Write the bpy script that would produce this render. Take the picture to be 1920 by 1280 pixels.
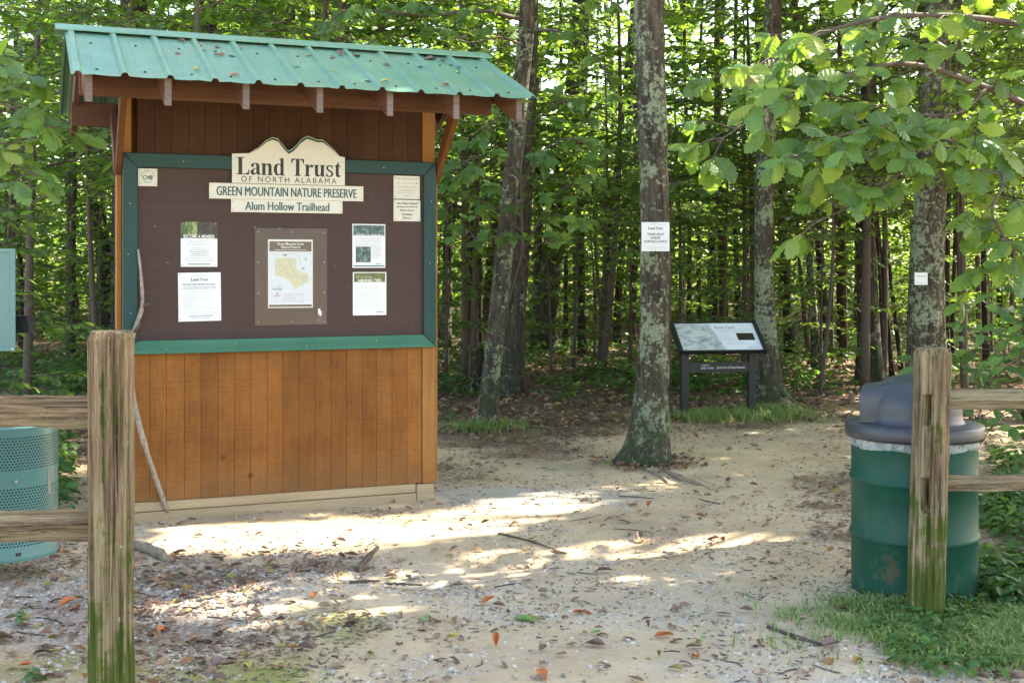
import bpy, math, random
import numpy as np
from mathutils import Vector, Matrix
R = math.radians
for o in list(bpy.data.objects): bpy.data.objects.remove(o)
sc = bpy.context.scene
COL = sc.collection

# ------------------------------------------------------------------ camera, sky, sun, exposure
FP, HY, CH = 2306.0, 498.6, 1.53          # focal length in photo pixels, horizon row, eye height
cam_d = bpy.data.cameras.new('camera'); cam = bpy.data.objects.new('camera', cam_d); COL.objects.link(cam)
cam.location = (0, 0, CH); cam.rotation_euler = (R(90), 0, 0)
cam_d.sensor_width = 36; cam_d.lens = FP/1920*36; cam_d.shift_y = (HY-640)/1920
cam_d.clip_start = .05; cam_d.clip_end = 2000
sc.camera = cam
SUN_EL = R(43); SUN_H = Vector((.88, .475)).normalized()
SUN = Vector((SUN_H.x*math.cos(SUN_EL), SUN_H.y*math.cos(SUN_EL), math.sin(SUN_EL)))   # towards the sun
w = bpy.data.worlds.new('World'); sc.world = w; w.use_nodes = True
wn = w.node_tree; sky = wn.nodes.new('ShaderNodeTexSky'); sky.sky_type = 'NISHITA'; sky.sun_disc = False
sky.sun_elevation = SUN_EL; sky.sun_rotation = math.atan2(SUN_H.x, SUN_H.y)
sky.air_density = 1.0; sky.dust_density = 1.6; sky.ozone_density = .6
wn.links.new(sky.outputs[0], wn.nodes['Background'].inputs[0]); wn.nodes['Background'].inputs[1].default_value = .15
sl = bpy.data.lights.new('sun', 'SUN'); sl.energy = 4.8; sl.angle = R(.55); sl.color = (1, .96, .88)
so = bpy.data.objects.new('sun', sl); COL.objects.link(so)
so.rotation_euler = (-SUN).to_track_quat('-Z', 'Y').to_euler(); so.location = (20, 10, 25)
sc.view_settings.view_transform = 'Standard'; sc.view_settings.look = 'None'
sc.view_settings.exposure = 2.5; sc.view_settings.gamma = 1
sc.view_settings.use_white_balance = True; sc.view_settings.white_balance_temperature = 7350; sc.view_settings.white_balance_tint = 10
sc.render.engine = 'CYCLES'; cy = sc.cycles
cy.use_denoising = True; cy.use_adaptive_sampling = True; cy.adaptive_threshold = .02
cy.max_bounces = 7; cy.diffuse_bounces = 4; cy.glossy_bounces = 2; cy.transmission_bounces = 5; cy.transparent_max_bounces = 8
cy.caustics_reflective = False; cy.caustics_refractive = False; cy.sample_clamp_indirect = 6

# ------------------------------------------------------------------ helpers
rng = np.random.default_rng(7); random.seed(7)
def at(px, py, D): return Vector(((px-960)/FP*D, D, CH-(py-HY)/FP*D))     # photo pixel at a distance
def gat(px, py):
    D = CH*FP/(py-HY); return (px-960)/FP*D, D                             # photo pixel on the ground
def hsh(ix, iy, s):
    n = (ix*374761393 + iy*668265263 + s*1442695041) & 0xffffffff
    n = ((n ^ (n >> 13))*1274126177) & 0xffffffff
    return ((n ^ (n >> 16)) & 0xffff)/65535.0
def vnoise(x, y, s=0):
    x = np.asarray(x, float); y = np.asarray(y, float)
    ix = np.floor(x).astype(np.int64); iy = np.floor(y).astype(np.int64); fx = x-ix; fy = y-iy
    fx = fx*fx*(3-2*fx); fy = fy*fy*(3-2*fy)
    a = hsh(ix, iy, s); b = hsh(ix+1, iy, s); c = hsh(ix, iy+1, s); d = hsh(ix+1, iy+1, s)
    return (a*(1-fx)+b*fx)*(1-fy)+(c*(1-fx)+d*fx)*fy
def fbm(x, y, s=0, o=4):
    t = 0; amp = .5
    for k in range(o):
        t = t+amp*vnoise(np.asarray(x)*2**k+17.3*k, np.asarray(y)*2**k-9.1*k, s+k); amp *= .5
    return t/(1-.5**o)
def sstep(a, b, x):
    t = np.clip((np.asarray(x, float)-a)/(b-a), 0, 1); return t*t*(3-2*t)
def gz(x, y):
    x = np.asarray(x, float); y = np.asarray(y, float)
    z = (fbm(x*.7, y*.7, 3, 3)-.5)*.05*sstep(1, 4, y)
    z = z*(1-.8*np.exp(-((x+1.4)**2+(y-7.6)**2)/2.5))
    z = z+(fbm(x*6, y*6, 9, 3)-.5)*.012
    z = z+.015*np.clip(y-14, 0, 200)+.25*sstep(15, 26, y)*(fbm(x*.25, y*.25, 5, 2)-.35)
    return z
def gz1(x, y): return float(gz(x, y))

class MB:
    """collects vertex and face arrays of one mesh"""
    def __init__(s): s.V = []; s.F = {3: [], 4: []}; s.T = []; s.n = 0; s.poly = []
    def add(s, V, F3=None, F4=None, tint=None):
        V = np.asarray(V, float).reshape(-1, 3)
        if F3 is not None and len(F3): s.F[3].append(np.asarray(F3, int)+s.n)
        if F4 is not None and len(F4): s.F[4].append(np.asarray(F4, int)+s.n)
        s.V.append(V); s.T.append(np.full(len(V), .5) if tint is None else np.broadcast_to(np.asarray(tint, float), (len(V),)))
        s.n += len(V); return s
    def box(s, a, b):
        x0, y0, z0 = a; x1, y1, z1 = b
        V = [(x0,y0,z0),(x1,y0,z0),(x1,y1,z0),(x0,y1,z0),(x0,y0,z1),(x1,y0,z1),(x1,y1,z1),(x0,y1,z1)]
        return s.add(V, F4=[(3,2,1,0),(4,5,6,7),(0,1,5,4),(1,2,6,5),(2,3,7,6),(3,0,4,7)])
    def prism(s, poly, ax, lo, hi):
        """polygon (convex or simple) extruded along axis ax"""
        n = len(poly); base = s.n; V = []
        for h in (lo, hi):
            for p in poly:
                q = list(p); q.insert(ax, h); V.append(q)
        s.add(V, F4=[(i, (i+1) % n, n+(i+1) % n, n+i) for i in range(n)])
        s.poly += [[base+i for i in range(n)][::-1], [base+n+i for i in range(n)]]
        return s
    def tube(s, pts, rad, seg=8, cap=True, tint=None, prof=None):
        P = np.asarray(pts, float); n = len(P); rad = np.broadcast_to(np.asarray(rad, float), (n,))
        T = np.gradient(P, axis=0); T /= np.linalg.norm(T, axis=1)[:, None]+1e-9
        ref = np.array([1., 0, 0]) if abs(T[0][0]) < .8 else np.array([0, 1., 0])
        rings = []
        u = ref-T[0]*ref.dot(T[0]); u /= np.linalg.norm(u)
        ang = np.arange(seg)/seg*2*math.pi
        for i in range(n):
            u = u-T[i]*u.dot(T[i]); u /= np.linalg.norm(u)+1e-9; v = np.cross(T[i], u)
            k = 1 if prof is None else prof(i, ang)
            rings.append(P[i]+rad[i]*(np.asarray(k)*np.cos(ang))[:, None]*u+rad[i]*(np.asarray(k)*np.sin(ang))[:, None]*v)
        V = np.concatenate(rings); i = np.arange(n-1)[:, None]*seg; j = np.arange(seg)[None]; j2 = (j+1) % seg
        F = np.stack([i+j, i+j2, i+seg+j2, i+seg+j], -1).reshape(-1, 4)
        b = s.n; s.add(V, F4=F, tint=tint)
        if cap: s.poly += [[b+k for k in range(seg)][::-1], [b+(n-1)*seg+k for k in range(seg)]]
        return s
    def lathe(s, prof, seg=48, c=(0, 0, 0)):
        a = np.arange(seg)/seg*2*math.pi; P = np.asarray(prof, float); n = len(P)
        V = np.stack([P[:, 0][:, None]*np.cos(a)+c[0], P[:, 0][:, None]*np.sin(a)+c[1], np.repeat(P[:, 1][:, None], seg, 1)+c[2]], -1).reshape(-1, 3)
        i = np.arange(n-1)[:, None]*seg; j = np.arange(seg)[None]; j2 = (j+1) % seg
        return s.add(V, F4=np.stack([i+j, i+j2, i+seg+j2, i+seg+j], -1).reshape(-1, 4))
    def mesh(s, name, mat=None, smooth=False):
        me = bpy.data.meshes.new(name)
        V = np.concatenate(s.V) if s.V else np.zeros((0, 3)); me.vertices.add(len(V)); me.vertices.foreach_set('co', V.ravel())
        fl = []; tot = []
        for k in (3, 4):
            for F in s.F[k]: fl.append(F.ravel()); tot.append(np.full(len(F), k))
        for p in s.poly: fl.append(np.array(p)); tot.append(np.array([len(p)]))
        fl = np.concatenate(fl); tot = np.concatenate(tot); st = np.concatenate([[0], np.cumsum(tot)[:-1]])
        me.loops.add(len(fl)); me.loops.foreach_set('vertex_index', fl.astype(np.int32))
        me.polygons.add(len(tot)); me.polygons.foreach_set('loop_start', st.astype(np.int32)); me.polygons.foreach_set('loop_total', tot.astype(np.int32))
        me.polygons.foreach_set('use_smooth', np.full(len(tot), bool(smooth)))
        at_ = me.attributes.new('tint', 'FLOAT', 'POINT'); at_.data.foreach_set('value', np.concatenate(s.T).astype(np.float32))
        me.update(calc_edges=True); me.validate()
        if mat: me.materials.append(mat)
        return me
def link(name, data, parent=None, loc=None, rotz=None):
    o = bpy.data.objects.new(name, data); COL.objects.link(o)
    if parent: o.parent = parent
    if loc is not None: o.location = loc
    if rotz is not None: o.rotation_euler = (0, 0, rotz)
    return o
def tag(o, label=None, cat=None, group=None, kind=None):
    for k, v in (('label', label), ('category', cat), ('group', group), ('kind', kind)):
        if v: o[k] = v
    return o
def bevel(o, wd=.003, seg=1):
    m = o.modifiers.new('bevel', 'BEVEL'); m.width = wd; m.segments = seg; m.limit_method = 'ANGLE'; return o

# leaf templates: local x along the leaf, z its upper side; unit length
def leaf_template(prof, fold=.18, curl=.12, droop=.1):
    """prof: list of (x, half width); two halves meeting at a midrib"""
    n = len(prof); V = []; F3 = []; F4 = []
    for x, h in prof:
        zc = -droop*x*x+.03
        V += [(x, 0, zc), (x, h, zc+fold*h-curl*h*h*4), (x, -h, zc+fold*h-curl*h*h*4)]
    for i in range(n-1):
        a, b = 3*i, 3*(i+1)
        F4 += [(a, b, b+1, a+1), (a+2, b+2, b, a)]
    return np.array(V, float), None, np.array(F4)
def oak_profile(seed, teeth=6, wide=.27):
    r = random.Random(seed); P = [(-.12, .004), (0, .008)]
    for i in range(1, teeth*2+1):
        x = i/(teeth*2+1); env = wide*math.sin(math.pi*min(1, x**1.25))**.75
        P.append((x, max(.01, env*(1.1 if i % 2 else .86)*r.uniform(.93, 1.07))))
    P.append((1.0, .004)); return P
OAK = [leaf_template(oak_profile(k, 6, .25+.02*k), .25-.05*k, .1+.15*(k % 3), .08+.12*k) for k in range(5)]
MID = [leaf_template([(-.15, .005), (.0, .01), (.28, .26), (.62, .24), (1, .005)], .2, .1+.2*k, .1+.2*k) for k in range(2)]
LOB = [leaf_template([(-.25, .004), (0, .02), (.02, .3), (.2, .26), (.33, .46), (.5, .25), (.62, .33), (.75, .14), (1, .004)], .15+.1*k, .1, .1+.2*k) for k in range(3)]
FAR = [(np.array([(0, 0, 0), (.45, .27, .05), (1, 0, -.12), (.45, -.27, .05)], float), np.array([(0, 2, 1), (0, 3, 2)]), None)]
CURL = [leaf_template([(0, .02), (.25, .22), (.5, .3), (.75, .2), (1, .01)], .5+.3*k, -.3+.5*k, -.15+.3*k) for k in range(3)]
def frames(d, n):
    d = d/(np.linalg.norm(d, axis=1)[:, None]+1e-9); y = np.cross(n, d); y /= np.linalg.norm(y, axis=1)[:, None]+1e-9
    z = np.cross(d, y); return np.stack([d, y, z], -1)
def scatter(mb, tpls, pos, d, n, size, tint):
    """many copies of the templates into one mesh"""
    pos = np.asarray(pos, float); M = frames(np.asarray(d, float), np.asarray(n, float)); size = np.asarray(size, float); tint = np.asarray(tint, float)
    pick = rng.integers(0, len(tpls), len(pos))
    for k, (V, F3, F4) in enumerate(tpls):
        w_ = np.where(pick == k)[0]
        if not len(w_): continue
        sz = size[w_]; sz = sz[:, None, None] if sz.ndim == 1 else sz[:, None, :]
        X = np.einsum('nij,nvj->nvi', M[w_], V[None]*sz)+pos[w_][:, None]
        off = (np.arange(len(w_))*len(V))[:, None, None]
        mb.add(X.reshape(-1, 3), None if F3 is None else (F3[None]+off).reshape(-1, 3), None if F4 is None else (F4[None]+off).reshape(-1, 4), np.repeat(tint[w_], len(V)))
def unit(v): return v/(np.linalg.norm(v, axis=-1, keepdims=True)+1e-9)
def rnd(n, s=1.): return rng.normal(0, s, (n, 3))

# ------------------------------------------------------------------ materials
class NT:
    def __init__(s, name):
        s.m = bpy.data.materials.new(name); s.m.use_nodes = True; s.t = s.m.node_tree; s.b = s.t.nodes['Principled BSDF']; s.out = s.t.nodes['Material Output']
    def n(s, typ, **kw):
        nd = s.t.nodes.new('ShaderNode'+typ)
        for k, v in kw.items():
            if k.startswith('i_'):
                key = k[2:]; key = int(key) if key.isdigit() else key.replace('_', ' ')
                s.set(nd.inputs[key], v)
            else: setattr(nd, k, v)
        return nd
    def set(s, inp, v):
        if isinstance(v, bpy.types.NodeSocket): s.t.links.new(v, inp)
        elif isinstance(v, bpy.types.Node): s.t.links.new(v.outputs[0], inp)
        else: inp.default_value = (tuple(v)+(1,) if isinstance(v, (tuple, list)) and len(v) == 3 and inp.type == 'RGBA' else v)
    def coord(s, scale=(1, 1, 1), kind='Object', loc=(0, 0, 0)):
        tc = s.n('TexCoord'); mp = s.n('Mapping'); s.t.links.new(tc.outputs[kind], mp.inputs[0]); mp.inputs['Scale'].default_value = scale; mp.inputs['Location'].default_value = loc
        return mp
    def noise(s, vec, scale=5, detail=4, rough=.6, dist=0): 
        return s.n('TexNoise', i_Vector=vec, i_Scale=scale, i_Detail=detail, i_Roughness=rough, i_Distortion=dist)
    def ramp(s, fac, stops):
        r = s.n('ValToRGB'); e = r.color_ramp.elements
        while len(e) < len(stops): e.new(.5)
        for el, (p, c) in zip(e, stops): el.position = p; el.color = tuple(c)+(1,) if len(c) == 3 else c
        s.set(r.inputs[0], fac); return r
    def mix(s, fac, a, b, mode='MIX'):
        m = s.n('Mix'); m.data_type = 'RGBA'; m.blend_type = mode
        s.set(m.inputs[0], fac); s.set(m.inputs[6], a); s.set(m.inputs[7], b); return m.outputs[2]
    def math(s, op, a, b=0., c=None, clamp=False):
        m = s.n('Math', operation=op); m.use_clamp = clamp; s.set(m.inputs[0], a); s.set(m.inputs[1], b)
        if c is not None: s.set(m.inputs[2], c)
        return m.outputs[0]
    def step(s, v, lo, hi): return s.n('MapRange', i_Value=v, i_1=lo, i_2=hi).outputs[0]
    def attr(s, name): return s.n('Attribute', attribute_name=name).outputs['Fac']
    def bump(s, h, strength=.3, dist=.01):
        b = s.n('Bump'); b.inputs['Strength'].default_value = strength; b.inputs['Distance'].default_value = dist; s.set(b.inputs['Height'], h); s.set(s.b.inputs['Normal'], b); return b
    def fin(s, col=None, rough=.6, metal=0, spec=None):
        if col is not None: s.set(s.b.inputs['Base Color'], col)
        s.set(s.b.inputs['Roughness'], rough); s.b.inputs['Metallic'].default_value = metal
        if spec is not None: s.b.inputs['Specular IOR Level'].default_value = spec
        return s.m
def plain(name, c, rough=.6, var=.12, scale=20, metal=0, bump=0.):
    t = NT(name); n = t.noise(t.coord(), scale, 5); 
    col = t.mix(t.step(n, .3, .7), tuple(x*(1-var) for x in c), tuple(min(1, x*(1+var)) for x in c))
    if bump: t.bump(n, bump, .004)
    return t.fin(col, rough, metal)
def wood(name, dark, light, axis=2, grain=40, rough=.75, knots=True, bump=.25):
    t = NT(name); s = [grain]*3; s[axis] = grain*.035
    oi = t.n('ObjectInfo'); tc = t.n('TexCoord'); ad = t.n('VectorMath', operation='ADD'); t.set(ad.inputs[0], tc.outputs['Object'])
    cmb = t.n('CombineXYZ'); [t.set(cmb.inputs[k], t.math('MULTIPLY', oi.outputs['Random'], 7.3+k*3)) for k in range(3)]; t.set(ad.inputs[1], cmb)
    mp = t.n('Mapping'); t.set(mp.inputs[0], ad); mp.inputs['Scale'].default_value = s
    a = t.noise(mp, 1, 6, .65, .6); b = t.noise(ad, 3, 3)
    f = t.math('ADD', t.math('MULTIPLY', a, .75), t.math('MULTIPLY', b, .35))
    col = t.ramp(t.step(f, .3, .8), [(0, dark), (.55, tuple((x+y)/2 for x, y in zip(dark, light))), (1, light)])
    hv = t.n('HueSaturation', i_Color=col, i_Value=t.math('MULTIPLY_ADD', oi.outputs['Random'], .22, .89))
    t.bump(a, bump, .004); return t.fin(hv, rough, spec=.3)
def leafmat(name, top, back, yellow, trans=.42, gloss=.4):
    t = NT(name); tint = t.attr('tint'); oi = t.n('ObjectInfo')
    f = t.math('FRACT', t.math('ADD', tint, t.math('MULTIPLY', oi.outputs['Random'], .37)))
    col = t.ramp(f, [(0, tuple(x*.62 for x in top)), (.45, top), (.8, tuple(x*1.35 for x in top)), (.95, yellow), (1, yellow)])
    n = t.noise(t.coord(kind='Object'), 14, 3); col2 = t.mix(t.math('MULTIPLY', n, .5), col, tuple(x*.7 for x in top))
    if 'oak' in name:   # side veins, midrib and brown blemishes
        sx = t.n('SeparateXYZ', i_0=t.n('TexCoord').outputs['Object']); ay = t.math('ABSOLUTE', sx.outputs[1])
        vf = t.math('FRACT', t.math('MULTIPLY', t.math('SUBTRACT', sx.outputs[0], t.math('MULTIPLY', ay, .9)), 8.)); vl = t.math('MAXIMUM', t.math('LESS_THAN', vf, .13), t.math('LESS_THAN', ay, .014))
        col2 = t.mix(t.math('MULTIPLY', vl, .38), col2, (.16, .24, .09)); col2 = t.mix(t.math('MULTIPLY', t.step(t.noise(t.coord(kind='Object'), 5, 4, .7), .66, .70), .8), col2, (.16, .09, .04)); t.bump(t.math('ABSOLUTE', t.math('SUBTRACT', vf, .5)), .12, .04)
    t.fin(col2, gloss, spec=.45)
    tr = t.n('BsdfTranslucent'); tcol = t.ramp(f, [(0, tuple(x*.7 for x in back)), (.5, back), (1, tuple(min(.75, x*1.3) for x in back))]); t.set(tr.inputs[0], tcol)
    mx = t.n('MixShader'); mx.inputs[0].default_value = trans; t.set(mx.inputs[1], t.b.outputs[0]); t.set(mx.inputs[2], tr)
    t.t.links.new(mx.outputs[0], t.out.inputs[0]); return t.m
def bark(name, dark, light, lichen=None, amount=.5, grain=26, moss=None, bump=.9):
    t = NT(name); oi = t.n('ObjectInfo'); tc = t.n('TexCoord'); ad = t.n('VectorMath', operation='ADD'); t.set(ad.inputs[0], tc.outputs['Object'])
    cmb = t.n('CombineXYZ'); t.set(cmb.inputs[2], t.math('MULTIPLY', oi.outputs['Random'], 50)); t.set(ad.inputs[1], cmb)
    mp = t.n('Mapping'); t.set(mp.inputs[0], ad); mp.inputs['Scale'].default_value = (grain, grain, grain*.16)
    a = t.noise(mp, 1, 6, .7, .8); fine = t.noise(ad, 60, 4, .7)
    col = t.ramp(t.step(a, .32, .68), [(0, tuple(x*.45 for x in dark)), (.4, dark), (1, light)])
    out = t.mix(t.step(fine, .35, .75), t.mix(.25, col, (0.01, .008, .006)), col)
    h = a.outputs[0]
    if lichen:
        big = t.noise(ad, 3.2, 3, .5); sm = t.noise(ad, 21, 6, .72, .3)
        m = t.math('ADD', sm, t.math('MULTIPLY', t.math('SUBTRACT', big, .5), .55))
        m = t.step(m, .62-.2*amount, .67-.2*amount)
        lc = t.ramp(t.noise(ad, 45, 4, .7), [(.25, tuple(x*.45 for x in lichen)), (.5, lichen), (.75, tuple(min(.8, x*1.35) for x in lichen))])
        out = t.mix(m, out, lc); h = t.math('ADD', h, t.math('MULTIPLY', m, .12))
    if moss:
        sp = t.n('SeparateXYZ', i_0=tc.outputs['Object']); mm = t.math('MULTIPLY', t.step(sp.outputs[2], .75, .05), t.step(t.noise(ad, 9, 5), .4, .6))
        out = t.mix(mm, out, moss)
    b = t.bump(h, bump, .02); return t.fin(out, .9, spec=.2)
M = {}
M['leaf_oak'] = leafmat('leaf_oak', (.066, .152, .036), (.32, .50, .045), (.24, .27, .04), .42, .36)
M['leaf_mid'] = leafmat('leaf_understory', (.056, .132, .036), (.28, .46, .05), (.20, .26, .04), .46, .45)
M['leaf_far'] = leafmat('leaf_canopy', (.056, .128, .034), (.30, .46, .05), (.17, .24, .04), .5, .5)
M['leaf_low'] = leafmat('leaf_seedling', (.056, .138, .042), (.20, .38, .05), (.15, .25, .04), .35, .45)
M['grass'] = leafmat('grass_blades', (.175, .275, .080), (.32, .46, .10), (.36, .32, .15), .3, .5)
M['bark_lichen'] = bark('bark_lichen', (.060, .051, .037), (.150, .130, .094), (.22, .255, .165), .50, 26, (.035, .055, .018))
M['bark_grey'] = bark('bark_grey', (.050, .043, .033), (.125, .108, .082), (.20, .24, .17), .15, 24, (.03, .05, .015))
M['bark_dark'] = bark('bark_dark', (.030, .023, .019), (.085, .066, .054), (.17, .20, .15), .05, 22)
M['bark_red'] = bark('bark_red', (.050, .026, .019), (.13, .070, .050), None, 0, 20)
M['twig'] = plain('twig_bark', (.085, .062, .048), .85, .3, 60, bump=.4)
M['dead_leaf'] = None
M['stick'] = plain('bare_stick', (.27, .23, .185), .85, .35, 50, bump=.4)
M['root'] = plain('bare_root', (.22, .17, .12), .9, .4, 40, bump=.6)

def ground_mat():
    t = NT('trail_ground'); vec = t.coord(); 
    g, l, m = t.attr('gravel'), t.attr('litter'), t.attr('moss')
    n1 = t.noise(vec, 2.2, 5); n2 = t.noise(vec, 35, 6, .7); n3 = t.noise(vec, 160, 3, .7)
    sand = t.ramp(n1, [(.3, (.40, .29, .175)), (.5, (.50, .375, .235)), (.7, (.56, .44, .295))])
    sand = t.mix(t.math('MULTIPLY', t.step(n2, .55, .7), .5), sand, (.20, .15, .10))
    n4 = t.noise(vec, 300, 3, .7); sand = t.mix(t.math('MULTIPLY', t.step(n4, .58, .66), .55), sand, (.56, .53, .48)); sand = t.mix(t.math('MULTIPLY', t.step(n4, .40, .33), .6), sand, (.13, .10, .08))
    sand = t.mix(t.math('MULTIPLY', t.step(t.noise(vec, .8, 5, .6), .48, .66), .45), sand, (.26, .20, .15))
    grav = t.ramp(n3, [(.3, (.22, .185, .15)), (.5, (.38, .335, .28)), (.7, (.52, .48, .42))])
    lit = t.ramp(n2, [(.3, (.07, .044, .031)), (.5, (.14, .09, .064)), (.7, (.22, .145, .10))])
    mos = t.ramp(n2, [(.3, (.15, .15, .045)), (.6, (.26, .26, .075))])
    c = t.mix(t.step(t.math('ADD', g, t.math('MULTIPLY', t.math('SUBTRACT', n3, .5), .9)), .35, .65), sand, grav)
    c = t.mix(t.step(t.math('ADD', m, t.math('MULTIPLY', t.math('SUBTRACT', n2, .5), 1.1)), .35, .7), c, mos)
    c = t.mix(t.step(t.math('ADD', l, t.math('MULTIPLY', t.math('SUBTRACT', n2, .5), 1.2)), .35, .7), c, lit)
    t.bump(t.math('ADD', t.math('MULTIPLY', n2, .7), t.math('MULTIPLY', n3, .4)), .6, .012); return t.fin(c, .95, spec=.15)
def tintmat(name, stops, rough=.8, bump=0, trans=0):
    t = NT(name); f = t.attr('tint'); oi = t.n('ObjectInfo'); f2 = t.math('FRACT', t.math('ADD', f, t.math('MULTIPLY', oi.outputs['Random'], .61)))
    c = t.ramp(f2, stops); n = t.noise(t.coord(), 60, 4); c = t.mix(t.math('MULTIPLY', n, .55), c, (.03, .02, .015), 'MIX') if 'leaf' in name else t.mix(t.step(n, .3, .75), t.mix(.35, c, (.12, .11, .10)), c)
    if bump: t.bump(n, bump, .004)
    return t.fin(c, rough, spec=.3)
M['ground'] = ground_mat()
M['stone'] = tintmat('limestone_gravel', [(0, (.24, .215, .18)), (.3, (.37, .335, .285)), (.6, (.49, .45, .385)), (.85, (.62, .575, .50)), (1, (.38, .29, .21))], .8, .4)
M['dead_leaf'] = tintmat('dead_leaf', [(0, (.13, .078, .058)), (.3, (.24, .145, .105)), (.55, (.33, .205, .14)), (.75, (.40, .26, .17)), (.86, (.33, .15, .05)), (.93, (.36, .30, .07)), (1, (.20, .24, .09))], .7)
M['debris'] = tintmat('bark_debris', [(0, (.05, .035, .028)), (.5, (.12, .085, .065)), (1, (.22, .16, .12))], .9)
M['plank'] = None
def plank_mat(name, a, b, c):
    t = NT(name); oi = t.n('ObjectInfo'); tc = t.n('TexCoord'); mp = t.n('Mapping'); t.set(mp.inputs[0], tc.outputs['Object']); mp.inputs['Scale'].default_value = (70, 70, 3.0)
    g = t.noise(mp, 1, 6, .7, .5); mp2 = t.n('Mapping'); t.set(mp2.inputs[0], tc.outputs['Object']); mp2.inputs['Scale'].default_value = (5, 5, 130)
    saw = t.noise(mp2, 1, 5, .75, .3); wp = t.n('NewGeometry'); blot = t.noise(wp.outputs['Position'], 3.4, 6, .65)
    f = t.math('ADD', t.math('ADD', t.math('MULTIPLY', g, .34), t.math('MULTIPLY', saw, .40)), t.math('MULTIPLY', blot, .42))
    col = t.ramp(t.step(f, .38, .78), [(0, a), (.45, b), (1, c)])
    sp = t.noise(tc.outputs['Object'], 130, 4, .8); col = t.mix(t.step(sp, .66, .74), col, tuple(min(1, x*1.9) for x in c))
    hv = t.n('HueSaturation', i_Color=col, i_Value=t.math('MULTIPLY_ADD', oi.outputs['Random'], .3, .85))
    pz = t.n('SeparateXYZ', i_0=wp.outputs['Position']); spl = t.math('MULTIPLY', t.step(t.math('ADD', pz.outputs[2], t.math('MULTIPLY', t.noise(wp.outputs['Position'], 14, 5, .7), .5)), .62, .3), .5)
    c3 = t.mix(spl, hv.outputs[0], (.20, .125, .06)); kn = t.n('TexVoronoi', i_Vector=wp.outputs['Position'], i_Scale=3.1); c3 = t.mix(t.math('MULTIPLY', t.step(kn.outputs['Distance'], .075, .03), .7), c3, (.035, .016, .008))
    t.bump(t.math('ADD', g, saw), .6, .005); return t.fin(c3, .75, spec=.25)
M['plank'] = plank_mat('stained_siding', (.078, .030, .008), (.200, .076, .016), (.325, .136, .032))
M['plank_shaded'] = plank_mat('shaded_siding', (.022, .010, .006), (.058, .025, .011), (.085, .037, .016))  # siding above the board, darkened: the roof's shade put into the colour
M['post_wood'] = wood('cedar_tone_board', (.20, .088, .022), (.35, .165, .045), 2, 30)
M['brace_wood'] = wood('dark_stained_brace', (.085, .034, .012), (.18, .075, .025), 2, 30)
M['sill_wood'] = wood('treated_timber', (.27, .19, .11), (.46, .36, .22), 0, 36)
M['rafter_wood'] = wood('old_brown_lumber', (.075, .035, .022), (.17, .082, .050), 1, 34)
M['beam_wood'] = wood('old_brown_beam', (.085, .038, .022), (.18, .085, .048), 0, 34)
M['end_grain'] = wood('grey_end_grain', (.075, .055, .045), (.22, .175, .15), 0, 90)
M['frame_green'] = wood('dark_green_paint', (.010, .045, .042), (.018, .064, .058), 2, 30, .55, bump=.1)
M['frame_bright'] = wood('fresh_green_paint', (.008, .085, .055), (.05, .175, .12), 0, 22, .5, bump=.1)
M['board_brown'] = wood('brown_board_paint', (.050, .029, .024), (.072, .043, .037), 0, 26, .65, bump=.06)
M['sign_cream'] = plain('cream_sign_plastic', (.60, .60, .52), .45, .05, 6)
M['paper'] = plain('laminated_paper', (.70, .74, .76), .35, .03, 5)
M['ink_black'] = plain('black_print', (.012, .012, .013), .5, .1)
M['ink_teal'] = plain('teal_print', (.012, .085, .10), .5, .1)
M['ink_green'] = plain('green_print', (.012, .075, .045), .5, .1)
M['ink_grey'] = plain('grey_print', (.30, .32, .33), .6, .1)
M['ink_pale'] = plain('pale_print', (.46, .50, .52), .6, .1)
M['ink_brown'] = plain('brown_print', (.10, .058, .030), .5, .1)
M['ink_white'] = plain('white_print', (.75, .75, .75), .5, .03)
M['ink_tan'] = plain('map_tan_print', (.56, .56, .38), .5, .06)
M['ink_sky'] = plain('map_blue_print', (.62, .68, .74), .5, .04)
M['ink_red'] = plain('red_print', (.45, .12, .11), .5, .1)
def photo_mat(name, stops, scale, stretch=(1, 1, 1)):
    t = NT(name); n = t.noise(t.coord(stretch), scale, 6, .7, .5); return t.fin(t.ramp(n, stops), .4)
M['photo_wood'] = photo_mat('printed_forest_photo', [(.35, (.015, .02, .012)), (.5, (.07, .13, .03)), (.62, (.28, .40, .14)), (.75, (.6, .68, .5))], 26, (1, 1, .3))
M['photo_dark'] = photo_mat('printed_cave_photo', [(.35, (.012, .009, .008)), (.6, (.05, .038, .03)), (.75, (.22, .15, .10))], 20)
M['photo_teal'] = photo_mat('printed_rock_photo', [(.35, (.015, .035, .035)), (.5, (.05, .10, .10)), (.68, (.22, .33, .30)), (.8, (.5, .6, .55))], 30)
M['photo_flower'] = photo_mat('printed_flower_photo', [(.35, (.03, .05, .012)), (.5, (.12, .16, .03)), (.6, (.20, .12, .04)), (.72, (.55, .55, .45))], 24)
M['photo_rock'] = photo_mat('printed_cliff_photo', [(.3, (.10, .13, .17)), (.45, (.36, .40, .42)), (.6, (.62, .62, .58)), (.7, (.22, .26, .30))], 9, (1, 1.6, 2.4))
M['steel'] = plain('screw_steel', (.35, .35, .34), .4, .1, metal=.8)
M['black_metal'] = plain('black_powder_coat', (.012, .013, .015), .42, .15)
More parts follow.
